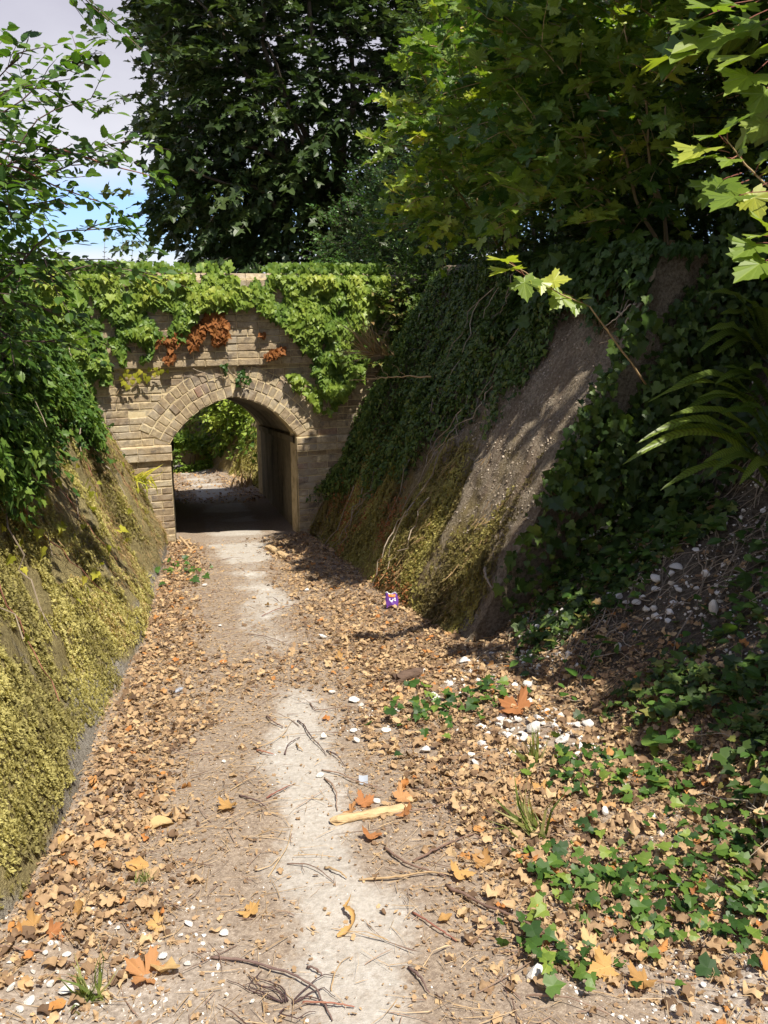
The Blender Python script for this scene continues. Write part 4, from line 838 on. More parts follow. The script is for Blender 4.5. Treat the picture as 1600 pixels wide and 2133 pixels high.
# ivy clinging to the broken end of the face
n = 9500; hh = rng.uniform(.06, 2.75, n); dx_ = rng.uniform(-.05, 1.25, n); xx = XR(np.array(YCUT)) + hh * FACE + dx_; yy_ = YCUT - rng.uniform(.0, .24, n) + .12 * dx_
k = (fbm(np.column_stack([hh * 2.5, xx * 2.5, hh * 0]), 3) > .47 - .35 * ss(.15, .4, dx_)) & (rng.random(n) < .28 + .5 * ss(.6, 1.5, hh)); p = np.column_stack([xx, yy_, hh - SLOPE * YCUT])[k]
o = empty('ivy_mat', (2.2, 4.5, .2), 'ivy clinging to the broken edge of the bank between bare patch and ferns', 'ivy')
child('foliage', [scatter(IVY, p, -UP + R3(len(p), .5), np.array([-.3, -.8, .5]) + R3(len(p), .45), .046 * np.exp(rng.normal(0, .38, len(p))), rng.random(len(p)) * .8)], M['ivydark'], o)
# ------------------------------------------------------------------ chalk stones
CLEAR = []
def rock_tm(seed, sub=1, cut=7):
    r = np.random.default_rng(seed); bm = bmesh.new(); bmesh.ops.create_icosphere(bm, subdivisions=sub + 1, radius=1)
    v = np.array([q.co[:] for q in bm.verts]); bm.verts.index_update(); t = np.array([[q.index for q in f.verts] for f in bm.faces]); bm.free()
    for _ in range(cut):
        n_ = nrm(r.normal(0, 1, 3)); d_ = r.uniform(.45, .8); e = v @ n_ - d_; k = e > 0; v[k] -= np.outer(e[k], n_)
    v = v * r.uniform(.75, 1.1, 3); v = v + (noise(v * 3 + seed) - .5)[:, None] * .12 * v; v = v * [1, 1, .75]; return v, t
def hit(px, py):                                         # where the line of sight meets the land
    d = ray(px, py); t = np.arange(.6, 22, .006); P = np.array([0, 0, CAMZ]) + t[:, None] * d; h = P[:, 2] + SLOPE * P[:, 1]
    onR = (P[:, 1] > YCUT) & (P[:, 0] - XR(P[:, 1]) > h * FACE); onL = (XL(P[:, 1]) - P[:, 0] > h * .42)
    b = (P[:, 2] < soil(P[:, 0], P[:, 1])) | onR | onL; i = int(np.argmax(b)); return P[i]
def mppx(p): return np.linalg.norm(p - np.array([0, 0, CAMZ])) / 1787.0   # metres per photo pixel there
ROCKS = [rock_tm(20 + i, 1, 9) for i in range(6)]; RM = []
for i, (v, t) in enumerate(ROCKS):
    v = v - v.mean(0); m_ = mesh_np('chalk_rock', [(v, t, np.full((len(v), 3), .5))], M['chalk']); RM.append(m_.data); bpy.data.objects.remove(m_)
def rock(px, py, w, h=None, label='', group=None, mat=None, name='chalk_rock', cat='chalk rock'):
    p = hit(px, py); k = mppx(p); o = bpy.data.objects.new(name, random.choice(RM)); a = w * k / 2; b = (h or w * random.uniform(.65, .95)) * k / 2
    o.scale = (a, a * random.uniform(.7, 1.1), b); o.rotation_euler = (random.gauss(0, .25), random.gauss(0, .25), random.uniform(-.5, .5) - YAW * 0)
    CLEAR.append((p[0], p[1] - .25 * a, a * 1.35 + .012)); o.location = p + np.array([0, 0, b * .5 + .006]); link(o, None, label=label, category=cat)
    if group: o['group'] = group
    return o
for x, y, w, h, lab in [
    (692, 1446, 17, 12, 'small white chalk stone on the path edge, just short of the flat oblong one'), (738, 1463, 27, 17, 'flat oblong cream chalk stone in the middle of the sunny leaf litter'),
    (752, 1473, 15, 12, 'round white chalk stone touching the flat oblong cream one'), (737, 1526, 20, 12, 'white chalk stone beyond the squarish one, between twigs and ivy clump'), (744, 1547, 22, 16, 'squarish white chalk stone beside the twigs on the pale strip'),
    (674, 1540, 15, 20, 'upright chalk fragment among the twigs on the pale strip'), (667, 1620, 20, 13, 'white chalk stone on the pale strip at the end of a curved brown twig'), (785, 1673, 20, 13, 'white chalk stone tucked behind the split pale log beside a rust leaf'),
    (672, 1330, 24, 15, 'rounded cream chalk stone alone in brown litter halfway to the bridge'), (639, 1232, 12, 8, 'tiny white chalk stone in the litter between pale strip and purple packet'), (427, 1222, 13, 9, 'tiny white chalk stone beside the mossy bank near the bridge'),
    (459, 1306, 10, 7, 'tiny pale chalk stone in the litter left of the pale strip, near the arch'), (467, 1590, 11, 9, 'tiny white chalk stone alone on the dusty left half of the path'),
    (886, 1568, 30, 22, 'wedge-shaped white chalk rock in sunny litter below the ivy clump'), (982, 1578, 20, 18, 'upper one of two touching white chalk stones in sunny litter'), (990, 1594, 22, 16, 'lower one of two touching white chalk stones in sunny litter'),
    (908, 1456, 30, 14, 'long white chalk stone just above the first ivy clump'), (936, 1432, 24, 18, 'chunky white chalk stone above the ivy clump, at the shade edge'), (965, 1380, 28, 16, 'cream chalk stone near the rotten dark log at the foot of the bank'),
    (827, 1485, 20, 12, 'grey-white chalk stone beside the first ivy clump, on the path side'), (805, 1524, 26, 8, 'crumbled white chalk patch on the path side below the ivy clump'),
    (1112, 1524, 44, 36, 'largest bright white chalk rock in the sunny pile below the rust leaf'), (1172, 1546, 42, 22, 'grey flat chalk rock at the shady end of the pile below the rust leaf'), (1225, 1512, 28, 20, 'pointed white chalk rock at the shady end of the pile, uppermost'),
    (1100, 1432, 28, 24, 'leaning chalk slab above the big rust leaf in dark ivy'), (1287, 1362, 22, 42, 'upright narrow grey chalk slab standing in the shaded ivy'), (1485, 1288, 26, 74, 'tall white chalk pillar stone standing on the shaded slope below the ferns'),
    (1115, 2036, 46, 30, 'big rounded white chalk stone near the bottom edge, by itself in tan leaves'), (1260, 1700, 17, 34, 'narrow upright chalk sliver at the edge of sun and shade'), (1025, 1366, 24, 12, 'bluish chalk stone at the shade edge beside the bank foot'),
    (1408, 1187, 40, 20, 'broad flat grey chalk slab on the shaded slope below the ferns'), (1366, 1212, 30, 26, 'blocky chalk rock with a brown leaf on it, on the shaded slope'), (1326, 1261, 26, 18, 'tilted chalk flake lying lowest in the shaded cluster beside the chalk pillar'), (1287, 1250, 24, 22, 'square grey chalk block at the low end of the shaded cluster'),
    (1574, 806, 22, 26, 'pale chalk lump sticking out among the upper fern fronds'), (140, 2070, 36, 24, 'largest white chalk stone among the pebbles in the bottom corner by the grass tuft'), (25, 2064, 22, 16, 'white chalk stone closest to the edge in the pebbly bottom corner'), (62, 2090, 26, 12, 'flat cream chalk stone in the pebbly bottom corner'),
    (107, 2058, 16, 20, 'thin upright chalk chip beside the largest stone in the pebbly corner'), (467, 1949, 24, 14, 'tan rounded stone on the dusty path near a long dark twig'), (394, 1929, 22, 12, 'flat white chalk stone on the dusty path left of the pale strip'), (391, 2013, 17, 14, 'white chalk chip just above the big two-toned dry leaf'), (340, 1997, 20, 13, 'white chalk chip between the grass tuft and the dusty path'), (140, 1994, 20, 12, 'white chalk chip at the top of the pebbly corner')]:
    rock(x, y, w, h, lab)
for g, lab, L in (('chalk pile below the rust leaf', 'small white chalk lump in the sunny pile below the big rust leaf', [(1040, 1515, 20), (1060, 1508, 18), (1080, 1505, 20), (1092, 1545, 22), (1120, 1563, 22), (1068, 1525, 14), (1050, 1530, 12), (1140, 1540, 14), (1200, 1516, 20), (1085, 1530, 16), (1130, 1512, 16), (1195, 1535, 12)]),
                  ('chalk rubble under the ferns', 'grey white chalk lump in the shaded rubble at the head of the slump', [(1318, 1046, 19), (1315, 1060, 17), (1292, 1052, 20), (1307, 1082, 26), (1214, 1128, 18), (1233, 1120, 19), (1253, 1103, 18), (1276, 1122, 16), (1265, 1105, 22), (1352, 1043, 22), (1290, 1075, 16), (1325, 1075, 15), (1245, 1112, 14), (1262, 1122, 13), (1300, 1098, 14), (1285, 1090, 12), (1230, 1138, 12), (1340, 1055, 14), (1280, 1060, 14)]),
                  ('chalk stones on the shaded slope', 'small chalk stone half hidden in shaded ivy on the slump', [(1397, 1202, 22), (1364, 1234, 22), (1414, 1236, 22), (1304, 1260, 18), (1338, 1248, 18), (1530, 1135, 13), (1150, 1290, 18), (1120, 1310, 16), (1080, 1330, 18), (1170, 1275, 14), (1210, 1240, 13), (1105, 1320, 12), (1450, 1230, 14), (1350, 1275, 14), (1240, 1255, 12), (1180, 1590, 14), (1300, 1640, 14), (1380, 1590, 13)]),
                  ('chalk chips in the pebbly corner', 'tiny white chalk chip among pebbles in the bottom corner', [(245, 1938, 14), (53, 1968, 13), (315, 1977, 12), (180, 2067, 17), (42, 2110, 18), (526, 2092, 13), (377, 1954, 12), (95, 1990, 12), (70, 2030, 12), (160, 2100, 13), (210, 2030, 12), (20, 2010, 12), (120, 2030, 11)]),
                  ('chalk chips by the gravel', 'small chalk chip in the sunny gravel below the lower ivy', [(1402, 2106, 18), (1445, 2100, 17), (1465, 2058, 14), (1530, 2080, 12), (1490, 2110, 13), (1560, 2040, 12), (1385, 2070, 13)])):
    for x, y, w in L: rock(x, y, w, None, lab, g)
rock(372, 1442, 24, 10, 'dark bluish stone in the leaf litter at the foot of the mossy bank', None, M['pebblegrey']).data = RM[0].copy()
_o = [o for o in COL.objects if o.get('label', '').startswith('dark bluish')][0]; _o.data.materials.clear(); _o.data.materials.append(M['pebblegrey']); _o.name = 'dark_stone'; _o['category'] = 'stone'

CLEAR = np.array(CLEAR)
def clear_of(x, y): return (((x[:, None] - CLEAR[:, 0]) ** 2 + (y[:, None] - CLEAR[:, 1]) ** 2) > CLEAR[:, 2] ** 2).all(1) | (rng.random(len(x)) < .06)
# ivy ground cover and weeds over the slump
def on_talus(n, keep, x0=1.5, x1=3.4, y0=1.3, y1=4.7):
    x = rng.uniform(x0, x1, n); y = rng.uniform(y0, y1, n); k = rng.random(n) < keep(x, y); x, y = x[k], y[k]; k = clear_of(x, y); x, y = x[k], y[k]; return np.column_stack([x, y, soil(x, y)])
def cov(x, y, s, k): return fbm(np.column_stack([x * s, y * s, x * 0 + k]), 3)
shade = lambda x, y: ss(1.62, 1.95, x + .25 * (cov(x, y, 2, 5) - .5))
p = on_talus(15000, lambda x, y: ss(.49, .60, cov(x, y, 2.2, 91) + .03) * shade(x - .12, y) * ss(1.4, .7, talus_h(x, y) - .25))
p[:, 2] += .015 + .07 * rng.random(len(p)); mesh_np('ground_ivy_foliage', [scatter(IVY, p, R3(len(p)) * [1, 1, .3] - UP * .2, UP + np.array([-.4, -.3, 0]) + R3(len(p), .35), .038 * np.exp(rng.normal(0, .38, len(p))), rng.random(len(p)))], M['ivydark'], kind='stuff')
p = on_talus(3200, lambda x, y: ss(.5, .6, cov(x, y, 2.5, 97)) * shade(x, y), 1.7, 4.0, .8, 4.7); p[:, 2] += .03 + .10 * rng.random(len(p))
mesh_np('weed_foliage', [scatter(ELM, p, R3(len(p)) * [1, 1, .3], UP + R3(len(p), .3), .05 * np.exp(rng.normal(0, .3, len(p))), rng.random(len(p)))], M['weed'], kind='stuff')
p = on_talus(6000, lambda x, y: ss(.38, .6, cov(x, y, 1.5, 99)) * np.maximum(ss(2.9, 3.3, x), ss(3.9, 4.2, y) * ss(2.4, 2.7, x)), 2.4, 5.0, .5, 5.35); p[:, 2] += .03 + .2 * rng.random(len(p))
mesh_np('undergrowth', [scatter(IVY, p, R3(len(p)) * [1, 1, .4] - UP * .4 + np.array([-.4, 0, 0]), UP + np.array([-.7, -.3, 0]) + R3(len(p), .35), .07 * np.exp(rng.normal(0, .35, len(p))), rng.random(len(p)) * .7)], M['ivydark'], kind='stuff')

# ------------------------------------------------------------------ fallen leaves, needles, grit
def nz_soil(x, y): return soil(x, y)
def spread(n, x0, x1, y0, y1, keep):
    x = rng.uniform(x0, x1, n); y = y0 + (y1 - y0) * rng.random(n); k = rng.random(n) < keep(x, y); x, y = x[k], y[k]; k = clear_of(x, y); return x[k], y[k]
def lit_density(x, y):
    l = x - XL(y); sc = np.interp(y, _sy[::-1], (_sc + _sh)[::-1]); r = x - sc
    W = sc - XL(y); left = ss(.62, .12, l / np.maximum(W, .3) + .5 * (cov(x, y, 2.5, 3) - .5)); right = ss(.05, .6, r + .35 * (cov(x, y, 2.5, 4) - .5)) * (1 - .45 * ss(4.8, 6.5, y))
    right = np.maximum(right, .35 * np.exp(-((y - 4.6) / .4) ** 2) * (r > -.5))
    tal = 1 - .80 * ss(.15, .75, x - XR(y)); st_ = strip(x, y)
    bare = np.maximum(ss(2.2, 1.8, y - .3 * (x + .5)) * ss(.1, -.2, x), ss(1.75, 1.45, y) * ss(1.1, 1.4, x))
    return np.clip(np.maximum(left, right), 0.02, 1) * tal * (1 - .95 * st_) * (1 - .75 * bare)
def litter(n, x0, x1, y0, y1, dens, s0, s1, zr, lift, tms, mat, name, rlo=0, rhi=1, pw=2.3):
    x, y = spread(n, x0, x1, y0, y1, dens); z = soil(x, y); d = lit_density(x, y); parts = []
    pick = rng.choice(len(tms), len(x), p=(np.array([.5, 2, 2, 3.5, 2, 3, 3]) / 16 if len(tms) == 7 else None)); size = s0 + (s1 - s0) * rng.random(len(x)) ** pw
    p = np.column_stack([x, y, z + .004 + lift * rng.random(len(x)) * (.3 + .7 * d) + size * .06])
    slope = np.where((x > XR(y))[:, None], np.array([-.55, 0, .8]), UP)
    for i, tm in enumerate(tms):
        k = pick == i; m = k.sum(); parts.append(scatter(tm, p[k], R3(m) * [1, 1, .25], slope[k] + R3(m, zr), size[k], rlo + (rhi - rlo) * rng.random(m)))
    mesh_np(name, parts, mat, kind='stuff', smooth=tms is CURLS_HI)
ld2 = lambda x, y: lit_density(x, y) * (x > XL(y) + .01)
litter(19000, -.75, 2.7, 1.3, 3.3, ld2, .010, .056, .26, .016, CURLS_HI, M['litter'], 'leaf_litter')
litter(17500, -.75, 2.7, 3.3, 5.0, ld2, .010, .05, .26, .016, CURLS, M['litter'], 'leaf_litter')
litter(18000, -.4, 1.75, 5.0, 9.3, ld2, .014, .052, .30, .018, CURLS, M['litter'], 'leaf_litter')
litter(4500, -2.5, 1.6, 12.6, 19, lambda x, y: (x > XL(y)) * (x < XR(y)) * (1 - .93 * strip(x, y)), .03, .07, .3, .02, CURLS, M['litter'], 'leaf_litter')
litter(120000, -.7, 2.2, 1.3, 9.2, lambda x, y: np.clip(.25 + lit_density(x, y), 0, 1) * (1 - .86 * strip(x, y)) * np.clip(1.3 - .09 * y, .4, 1), .006, .022, .35, .008, [SHARD, DIA], M['litter'], 'leaf_fragment_litter', .2, .85)
def needles(n, x0, x1, y0, y1, dens, L0, L1, r, mat, name):
    x, y = spread(n, x0, x1, y0, y1, dens); a = rng.uniform(0, np.pi * 2, len(x)); L = L0 + (L1 - L0) * rng.random(len(x)) ** 2
    a_ = np.column_stack([x, y, soil(x, y) + .004 + .012 * rng.random(len(x))]); x2, y2 = x + np.cos(a) * L, y + np.sin(a) * L
    b_ = np.column_stack([x2, y2, soil(x2, y2) + .004 + .02 * rng.random(len(x))]); mesh_np(name, [twigs(a_, b_, r * rng.uniform(.5, 1.3, len(x)), rng.random(len(x)))], mat, kind='stuff')
nd = lambda x, y: np.clip(.45 + .6 * lit_density(x, y), 0, 1) * (1 - .86 * strip(x, y)) * (x > XL(y) + .02)
needles(19000, -.7, 2.3, 1.4, 9.2, nd, .03, .14, .0011, M['paletwig'], 'needle_litter')
needles(4200, -.7, 2.5, 1.4, 9.2, nd, .04, .2, .0016, M['twig'], 'twig_litter')
def tangle(n):                                           # fine pale roots trailing over the slump
    x, y = spread(n, 1.75, 3.3, 1.8, 4.6, lambda x, y: ss(.42, .56, cov(x, y, 1.8, 55)) * .9); P = []
    for i in range(len(x)):
        k = 9; a = rng.uniform(0, 6.28); dx = np.cumsum(np.cos(a + np.cumsum(rng.normal(0, .35, k))) * rng.uniform(.02, .05)); dy = np.cumsum(np.sin(a + np.cumsum(rng.normal(0, .35, k))) * rng.uniform(.02, .05))
        q = np.column_stack([x[i] + dx, y[i] + dy, soil(x[i] + dx, y[i] + dy) + .01 + .05 * np.sin(np.linspace(0, 3.1, k)) * rng.random()]); P.append(tube(q, np.linspace(.0028, .001, k) * rng.uniform(.5, 1.4), 4, rng.random()))
    return P
mesh_np('root_litter', tangle(900), M['root'], kind='stuff')
# chalk grit
GRIT = [rock_tm(i, 0, 4) for i in range(3)]
def grit(n, x0, x1, y0, y1, keep, s0, s1, mat, name):
    x, y = spread(n, x0, x1, y0, y1, keep); s = s0 + (s1 - s0) * rng.random(len(x)) ** 3; p = np.column_stack([x, y, soil(x, y) + s * .3]); pk = rng.integers(0, 3, len(x))
    mesh_np(name, [scatter(GRIT[i], p[pk == i], R3((pk == i).sum()), R3((pk == i).sum(), .4) + UP, s[pk == i], rng.random((pk == i).sum())) for i in range(3)], mat, kind='stuff')
grit(1500, -.75, .5, 1.5, 2.6, lambda x, y: ss(2.5, 1.9, y - .2 * (x + .5)) * ss(.3, -.2, x), .002, .011, M['chalk'], 'chalk_gravel')
grit(900, .9, 1.9, 1.3, 1.9, lambda x, y: np.ones(len(x)), .002, .010, M['chalk'], 'chalk_gravel')
grit(2600, 1.5, 3.2, 2.2, 4.7, lambda x, y: ss(.45, .58, cov(x, y, 2.0, 63)), .004, .02, M['chalk'], 'chalk_gravel')
grit(2600, -.6, 1.4, 1.4, 5.5, lambda x, y: np.full(len(x), .6), .0012, .004, M['chalk'], 'chalk_gravel')
grit(5200, -.75, 1.9, 1.3, 3, lambda x, y: np.maximum(ss(2.3, 1.8, y - .2 * (x + .5)) * ss(.2, -.2, x), ss(1.8, 1.4, y) * ss(1.0, 1.3, x)), .003, .009, M['flint'], 'gravel')
p, y, h, lf = on_bank(5000, 1, 4.6, 6.4, .6, 2.4, lambda y, h: ss(.40, .55, nz2(y, h, 3, 3, 15)) * .9, (-.004, .004)); s_ = .003 + .009 * rng.random(len(p)) ** 3
mesh_np('gravel', [scatter(GRIT[0], p, R3(len(p)), R3(len(p)), s_, rng.random(len(p)))], M['flint'], kind='stuff')
bush('evergreen_shrub', 'deeply shaded evergreen shrub behind the ferns, at the top of the slumped slope', 'shrub', (4.6, 5.0, 1.6), (4.6, 5.0, 2.5), (1.3, 1.2, 1.3), 1100, 14, .3, .06, OVAL, M['ivydark'], .3)
bush('evergreen_shrub', 'shaded evergreen shrub at the edge of the photo above the ferns', 'shrub', (4.4, 3.0, 1.6), (4.3, 3.2, 2.3), (1.0, 1.2, 1.0), 800, 14, .3, .06, OVAL, M['ivydark'], .3)
# beyond the bridge
bush('sunlit_bush', 'round bright green bush beside the path beyond the bridge, seen through the arch', 'bush', at(392, 985, 18.6), at(392, 955, 18.8), (.62, .5, .46), 520, 14, .18, .06, OVAL, M['ivylit'], .3)
bush('dark_tree', 'dark green tree mass closing off the view beyond the round bush, through the arch', 'tree', (-1.2, 23, -2.4), (-1.0, 23.5, -.9), (4.2, 1.8, 2.2), 1900, 14, .5, .11, OVAL, M['ivydark'], .4)
bush('hanging_bush', 'yellow green bush spilling down the far bank beyond the bridge, through the arch', 'bush', (1.5, 18.5, 0), (1.35, 18.2, -.35), (.75, 1.2, 1.3), 900, 14, .3, .07, OVAL, M['ivylit'], .3, rscale=1.2)
def grass_tuft(label, base, n, L, mat, spread_=.04, lean=(0, 0, 0), name='grass_tuft', cat='grass tuft', wid=1.0):
    base = np.array(base, float); o = empty(name, tuple(map(float, base)), label, cat)
    d = UP + R3(n, .38) + np.array(lean); BL = (BLADE[0] * [wid, 1, 1.6], BLADE[1]); BL = subdivide(BL)
    child('foliage', [scatter(BL, base + R3(n) * [spread_, spread_, .003], d, R3(n), L * rng.uniform(.5, 1.1, n), rng.random(n))], mat, o); return o
grass_tuft('dry weed tuft with reddish stems by the foot of the bank beyond the bridge', G(512, 1015) + UP * .02, 70, .34, M['straw'], .14)

# ------------------------------------------------------------------ single things lying about
# twigs and sticks
def stick(pts, r, mat, label, name='twig', cat='twig', group=None, lift=.003, taper=.45, sides=7, knob=.0, z=None):
    P = np.array([hit(*p) for p in pts]); n = max(10, 5 * len(P)); t = np.linspace(0, len(P) - 1, n); Q = np.column_stack([np.interp(t, np.arange(len(P)), P[:, k]) for k in range(3)])
    for _ in range(2): Q[1:-1] = (Q[:-2] + 2 * Q[1:-1] + Q[2:]) / 4
    r = r * .78; Q = Q + R3(n, r * .35); Q[:, 2] = np.maximum(Q[:, 2], soil(Q[:, 0], Q[:, 1])) + r + lift + .010 * np.sin(np.linspace(0, 3.14, n)) * (z if z is not None else 1)
    rr = np.linspace(r, r * taper, n) * (1 + rng.normal(0, .14, n)); o_ = mesh_np(name, [tube(Q, rr, sides, rng.random())], mat, smooth=True, loc=Q[0], label=label, category=cat)
    if group: o_['group'] = group
    return o_
for pts, r, m, lab in [
    ([(440, 2000), (520, 2012), (610, 2040), (665, 2075), (692, 2132)], .0055, 'darktwig', 'long dark curved twig crossing the bottom of the pale strip'),
    ([(930, 1852), (1040, 1910), (1120, 1945), (1212, 2002)], .0075, 'twig', 'thick straight brown stick lying in the sunny leaves near the lower ivy'),
    ([(745, 1838), (830, 1836), (900, 1824), (960, 1832)], .0055, 'paletwig', 'smooth pale curved stick pointing onto the pale strip'),
    ([(800, 1770), (850, 1812), (930, 1830)], .0062, 'twig', 'brown forked-looking stick just beyond the smooth pale one'),
    ([(860, 1800), (915, 1775), (990, 1740)], .0060, 'twig', 'grey brown stick slanting up to the ivy from the brown one'),
    ([(620, 1503), (634, 1515), (642, 1532), (655, 1548), (668, 1560), (680, 1577)], .0042, 'darktwig', 'dark wavy twig slanting across the pale strip among its smaller twigs'),
    ([(593, 1574), (601, 1556), (624, 1539)], .0045, 'darktwig', 'short purplish bent twig on the pale strip'),
    ([(556, 1494), (566, 1508), (589, 1519)], .006, 'darktwig', 'stubby dark bark twig at the head of the pale strip'),
    ([(618, 1553), (622, 1563), (631, 1567)], .0055, 'paletwig', 'tiny pale hooked twig on the pale strip'),
    ([(535, 1567), (550, 1574), (570, 1575)], .0065, 'redstem', 'stubby reddish twig at the dusty edge of the strip'),
    ([(524, 1563), (562, 1554), (592, 1534), (608, 1504)], .003, 'paletwig', 'thin pale curved twig reaching up the dusty side of the strip'),
    ([(646, 1468), (655, 1481), (672, 1485), (700, 1480), (735, 1477), (762, 1486), (786, 1518)], .0036, 'twig', 'long thin arching brown twig above the white stones'),
    ([(680, 1566), (702, 1580), (719, 1599)], .0042, 'darktwig', 'dark twig pointing down from the wavy one'),
    ([(670, 1607), (705, 1615), (735, 1632), (768, 1641), (805, 1651)], .0044, 'twig', 'brown twig lying over the grey plastic scrap'),
    ([(676, 1624), (692, 1640), (701, 1662), (703, 1692)], .0055, 'twig', 'curved brown twig below the white stone on the strip'),
    ([(555, 1666), (582, 1655), (612, 1637)], .0045, 'redstem', 'straight red twig on the dusty side of the strip'),
    ([(500, 1660), (540, 1678), (556, 1689)], .0045, 'darktwig', 'dark twig in the dusty part beside the red one'),
    ([(678, 1812), (700, 1822), (724, 1834)], .0058, 'paletwig', 'short yellow-brown straight twig on the wide part of the strip'),
    ([(600, 1803), (640, 1808), (668, 1822), (696, 1842)], .0032, 'twig', 'thin kinked brown twig on the wide part of the strip'),
    ([(640, 2020), (672, 2036)], .0048, 'darktwig', 'short dark stub of twig at the bottom of the strip'),
    ([(690, 2068), (697, 2035), (712, 2012), (730, 1996)], .0028, 'paletwig', 'thin pale upright twig at the bottom of the strip'),
    ([(630, 2094), (680, 2100), (740, 2104)], .0045, 'redstem', 'reddish straight twig along the bottom of the strip'),
    ([(1012, 1678), (1020, 1650), (1060, 1622), (1095, 1604)], .0075, 'paletwig', 'pale curved root looping out of the leaves in the sun'),
    ([(860, 1905), (905, 1940), (950, 1965)], .0045, 'redstem', 'red-brown twig in the leaves beside the wide part of the strip'),
    ([(850, 2020), (880, 2050), (895, 2075)], .005, 'darktwig', 'dark twig in the leaves at the edge of the strip bottom'),
    ([(820, 1700), (900, 1690), (985, 1672)], .004, 'twig', 'thin twig running from the split pale log to the pale curved root'),
    ([(0, 1975), (50, 1990), (95, 1988)], .006, 'twig', 'grey twig lying in the pebbly bottom corner'),
    ([(190, 1600), (160, 1618)], .004, 'paletwig', 'pale straw twig against the foot of the mossy bank'),
    ([(515, 1322), (560, 1332), (600, 1346)], .0035, 'twig', 'brown twig across the covered part of the strip toward the bridge'),
    ([(545, 1285), (585, 1270), (620, 1262)], .0035, 'redstem', 'thin red twig on the pale strip nearest the bridge'),
    ([(480, 1650), (520, 1628), (562, 1622)], .003, 'paletwig', 'thin straw-coloured twig on the dusty path'),
    ([(250, 1640), (300, 1608), (360, 1590)], .003, 'paletwig', 'thin tan twig lying over the leaves by the mossy bank'),
    ([(1340, 1840), (1380, 1780), (1420, 1740)], .004, 'paletwig', 'tan twig standing among the lower ivy leaves'),
    ([(1210, 1960), (1214, 1920), (1222, 1885)], .0035, 'paletwig', 'upright tan stem beside the thick brown stick'),
    ([(560, 1830), (600, 1770), (610, 1720)], .0026, 'strawtwig', 'thin straw along the dusty edge of the strip')]:
    stick(pts, r, M[m], lab)
tang = hit(600, 2100); o = empty('root_tangle', tuple(map(float, tang)), 'tangle of thin black rootlets at the bottom edge beside the strip', 'roots')
for i in range(9):
    a = rng.uniform(0, 6.28); kx = np.cumsum(np.cos(a + np.cumsum(rng.normal(0, .5, 12))) * .014); ky = np.cumsum(np.sin(a + np.cumsum(rng.normal(0, .5, 12))) * .014)
    q = np.column_stack([tang[0] + kx, tang[1] + ky, soil(tang[0] + kx, tang[1] + ky) + .008 + .02 * np.sin(np.linspace(0, 3.1, 12)) * rng.random()]); child('root', [tube(q, np.linspace(.0022, .0008, 12), 5, .1)], M['darktwig'], o)
# logs
def log(p0, p1, r, mat, endmat, label, name='log', cat='log', lift=0, flat=.8, jag=.0):
    A, B = hit(*p0), hit(*p1); n = 16; t = np.linspace(0, 1, n)[:, None]; Q = A + (B - A) * t; Q[:, 2] = np.maximum(soil(Q[:, 0], Q[:, 1]), Q[:, 2]) + r * .75 + lift; Q = Q + R3(n, r * .06)
    v, tt, a = tube(Q, r * (1 + .22 * (noise(np.column_stack([t[:, 0] * 5 + A[0] * 9, t[:, 0] * 0, t[:, 0] * 0])) - .5)), 14, .5)
    w = (fbm(v * np.array([22, 60, 60]), 3) - .5) * 1.7; c = Q[np.clip((np.arange(len(v)) // 14), 0, n - 1)]; v = c + (v - c) * (1 + .5 * w[:, None]); v[:, 2] = c[:, 2] + (v[:, 2] - c[:, 2]) * flat
    if jag: e = np.arange(14); v[e] += nrm(A - B) * (rng.random((14, 1)) * jag); v[14 * (n - 1) + e] += nrm(B - A) * (rng.random((14, 1)) * jag)
    o = empty(name, tuple(map(float, A)), label, cat); ce = len(v) - 2; body = np.array([x for x in tt if ce not in x and ce + 1 not in x]); ends = np.array([x for x in tt if ce in x or ce + 1 in x])
    child('bark', [(v, body, a)], mat, o, smooth=False)
    for e_ in (ce, ce + 1):
        f = np.array([x for x in tt if e_ in x]); ids = np.unique(f); mp_ = {k: i for i, k in enumerate(ids)}; child('end_grain', [(v[ids], np.array([[mp_[k] for k in q] for q in f]), a[ids])], endmat, o)
    return o
log((714, 1714), (836, 1690), .019, M['splitwood'], M['splitwood'], 'split pale yellow log piece beside the strip, with rust leaves around it', jag=.045)
log((560, 1145), (602, 1168), .034, M['splitwood'], M['rotwood'], 'short barkless log lying in front of the arch', jag=.02)
log((828, 1424), (872, 1408), .034, M['rotwood'], M['rotwood'], 'stubby rotten dark brown log in the litter at the foot of the shaded bank', jag=.02)
log((203, 1685), (222, 1640), .013, M['paletwig'], M['paletwig'], 'flat grey piece of bark leaning on the litter by the mossy bank', 'bark_piece', 'bark piece', 0, .5)
def branch_stick(label, a, b, fork):
    o = empty('fallen_branch', tuple(map(float, G(*a))), label, 'branch')
    A, B = np.array(at(a[0], a[1], 9.0)), np.array(G(*b)) + UP * .01; l, p = limb(A, B, .012, .016, 8, .03); child('stem', [l], M['paletwig'], o, smooth=True); l2, _ = limb(p[2], at(*fork, 8.9), .010, .004, 6, .05); child('side_branch', [l2], M['paletwig'], o, smooth=True)
branch_stick('forked pale broken branch leaning at the corner of the arch beside the mossy bank', (374, 1118), (402, 1150), (398, 1122))
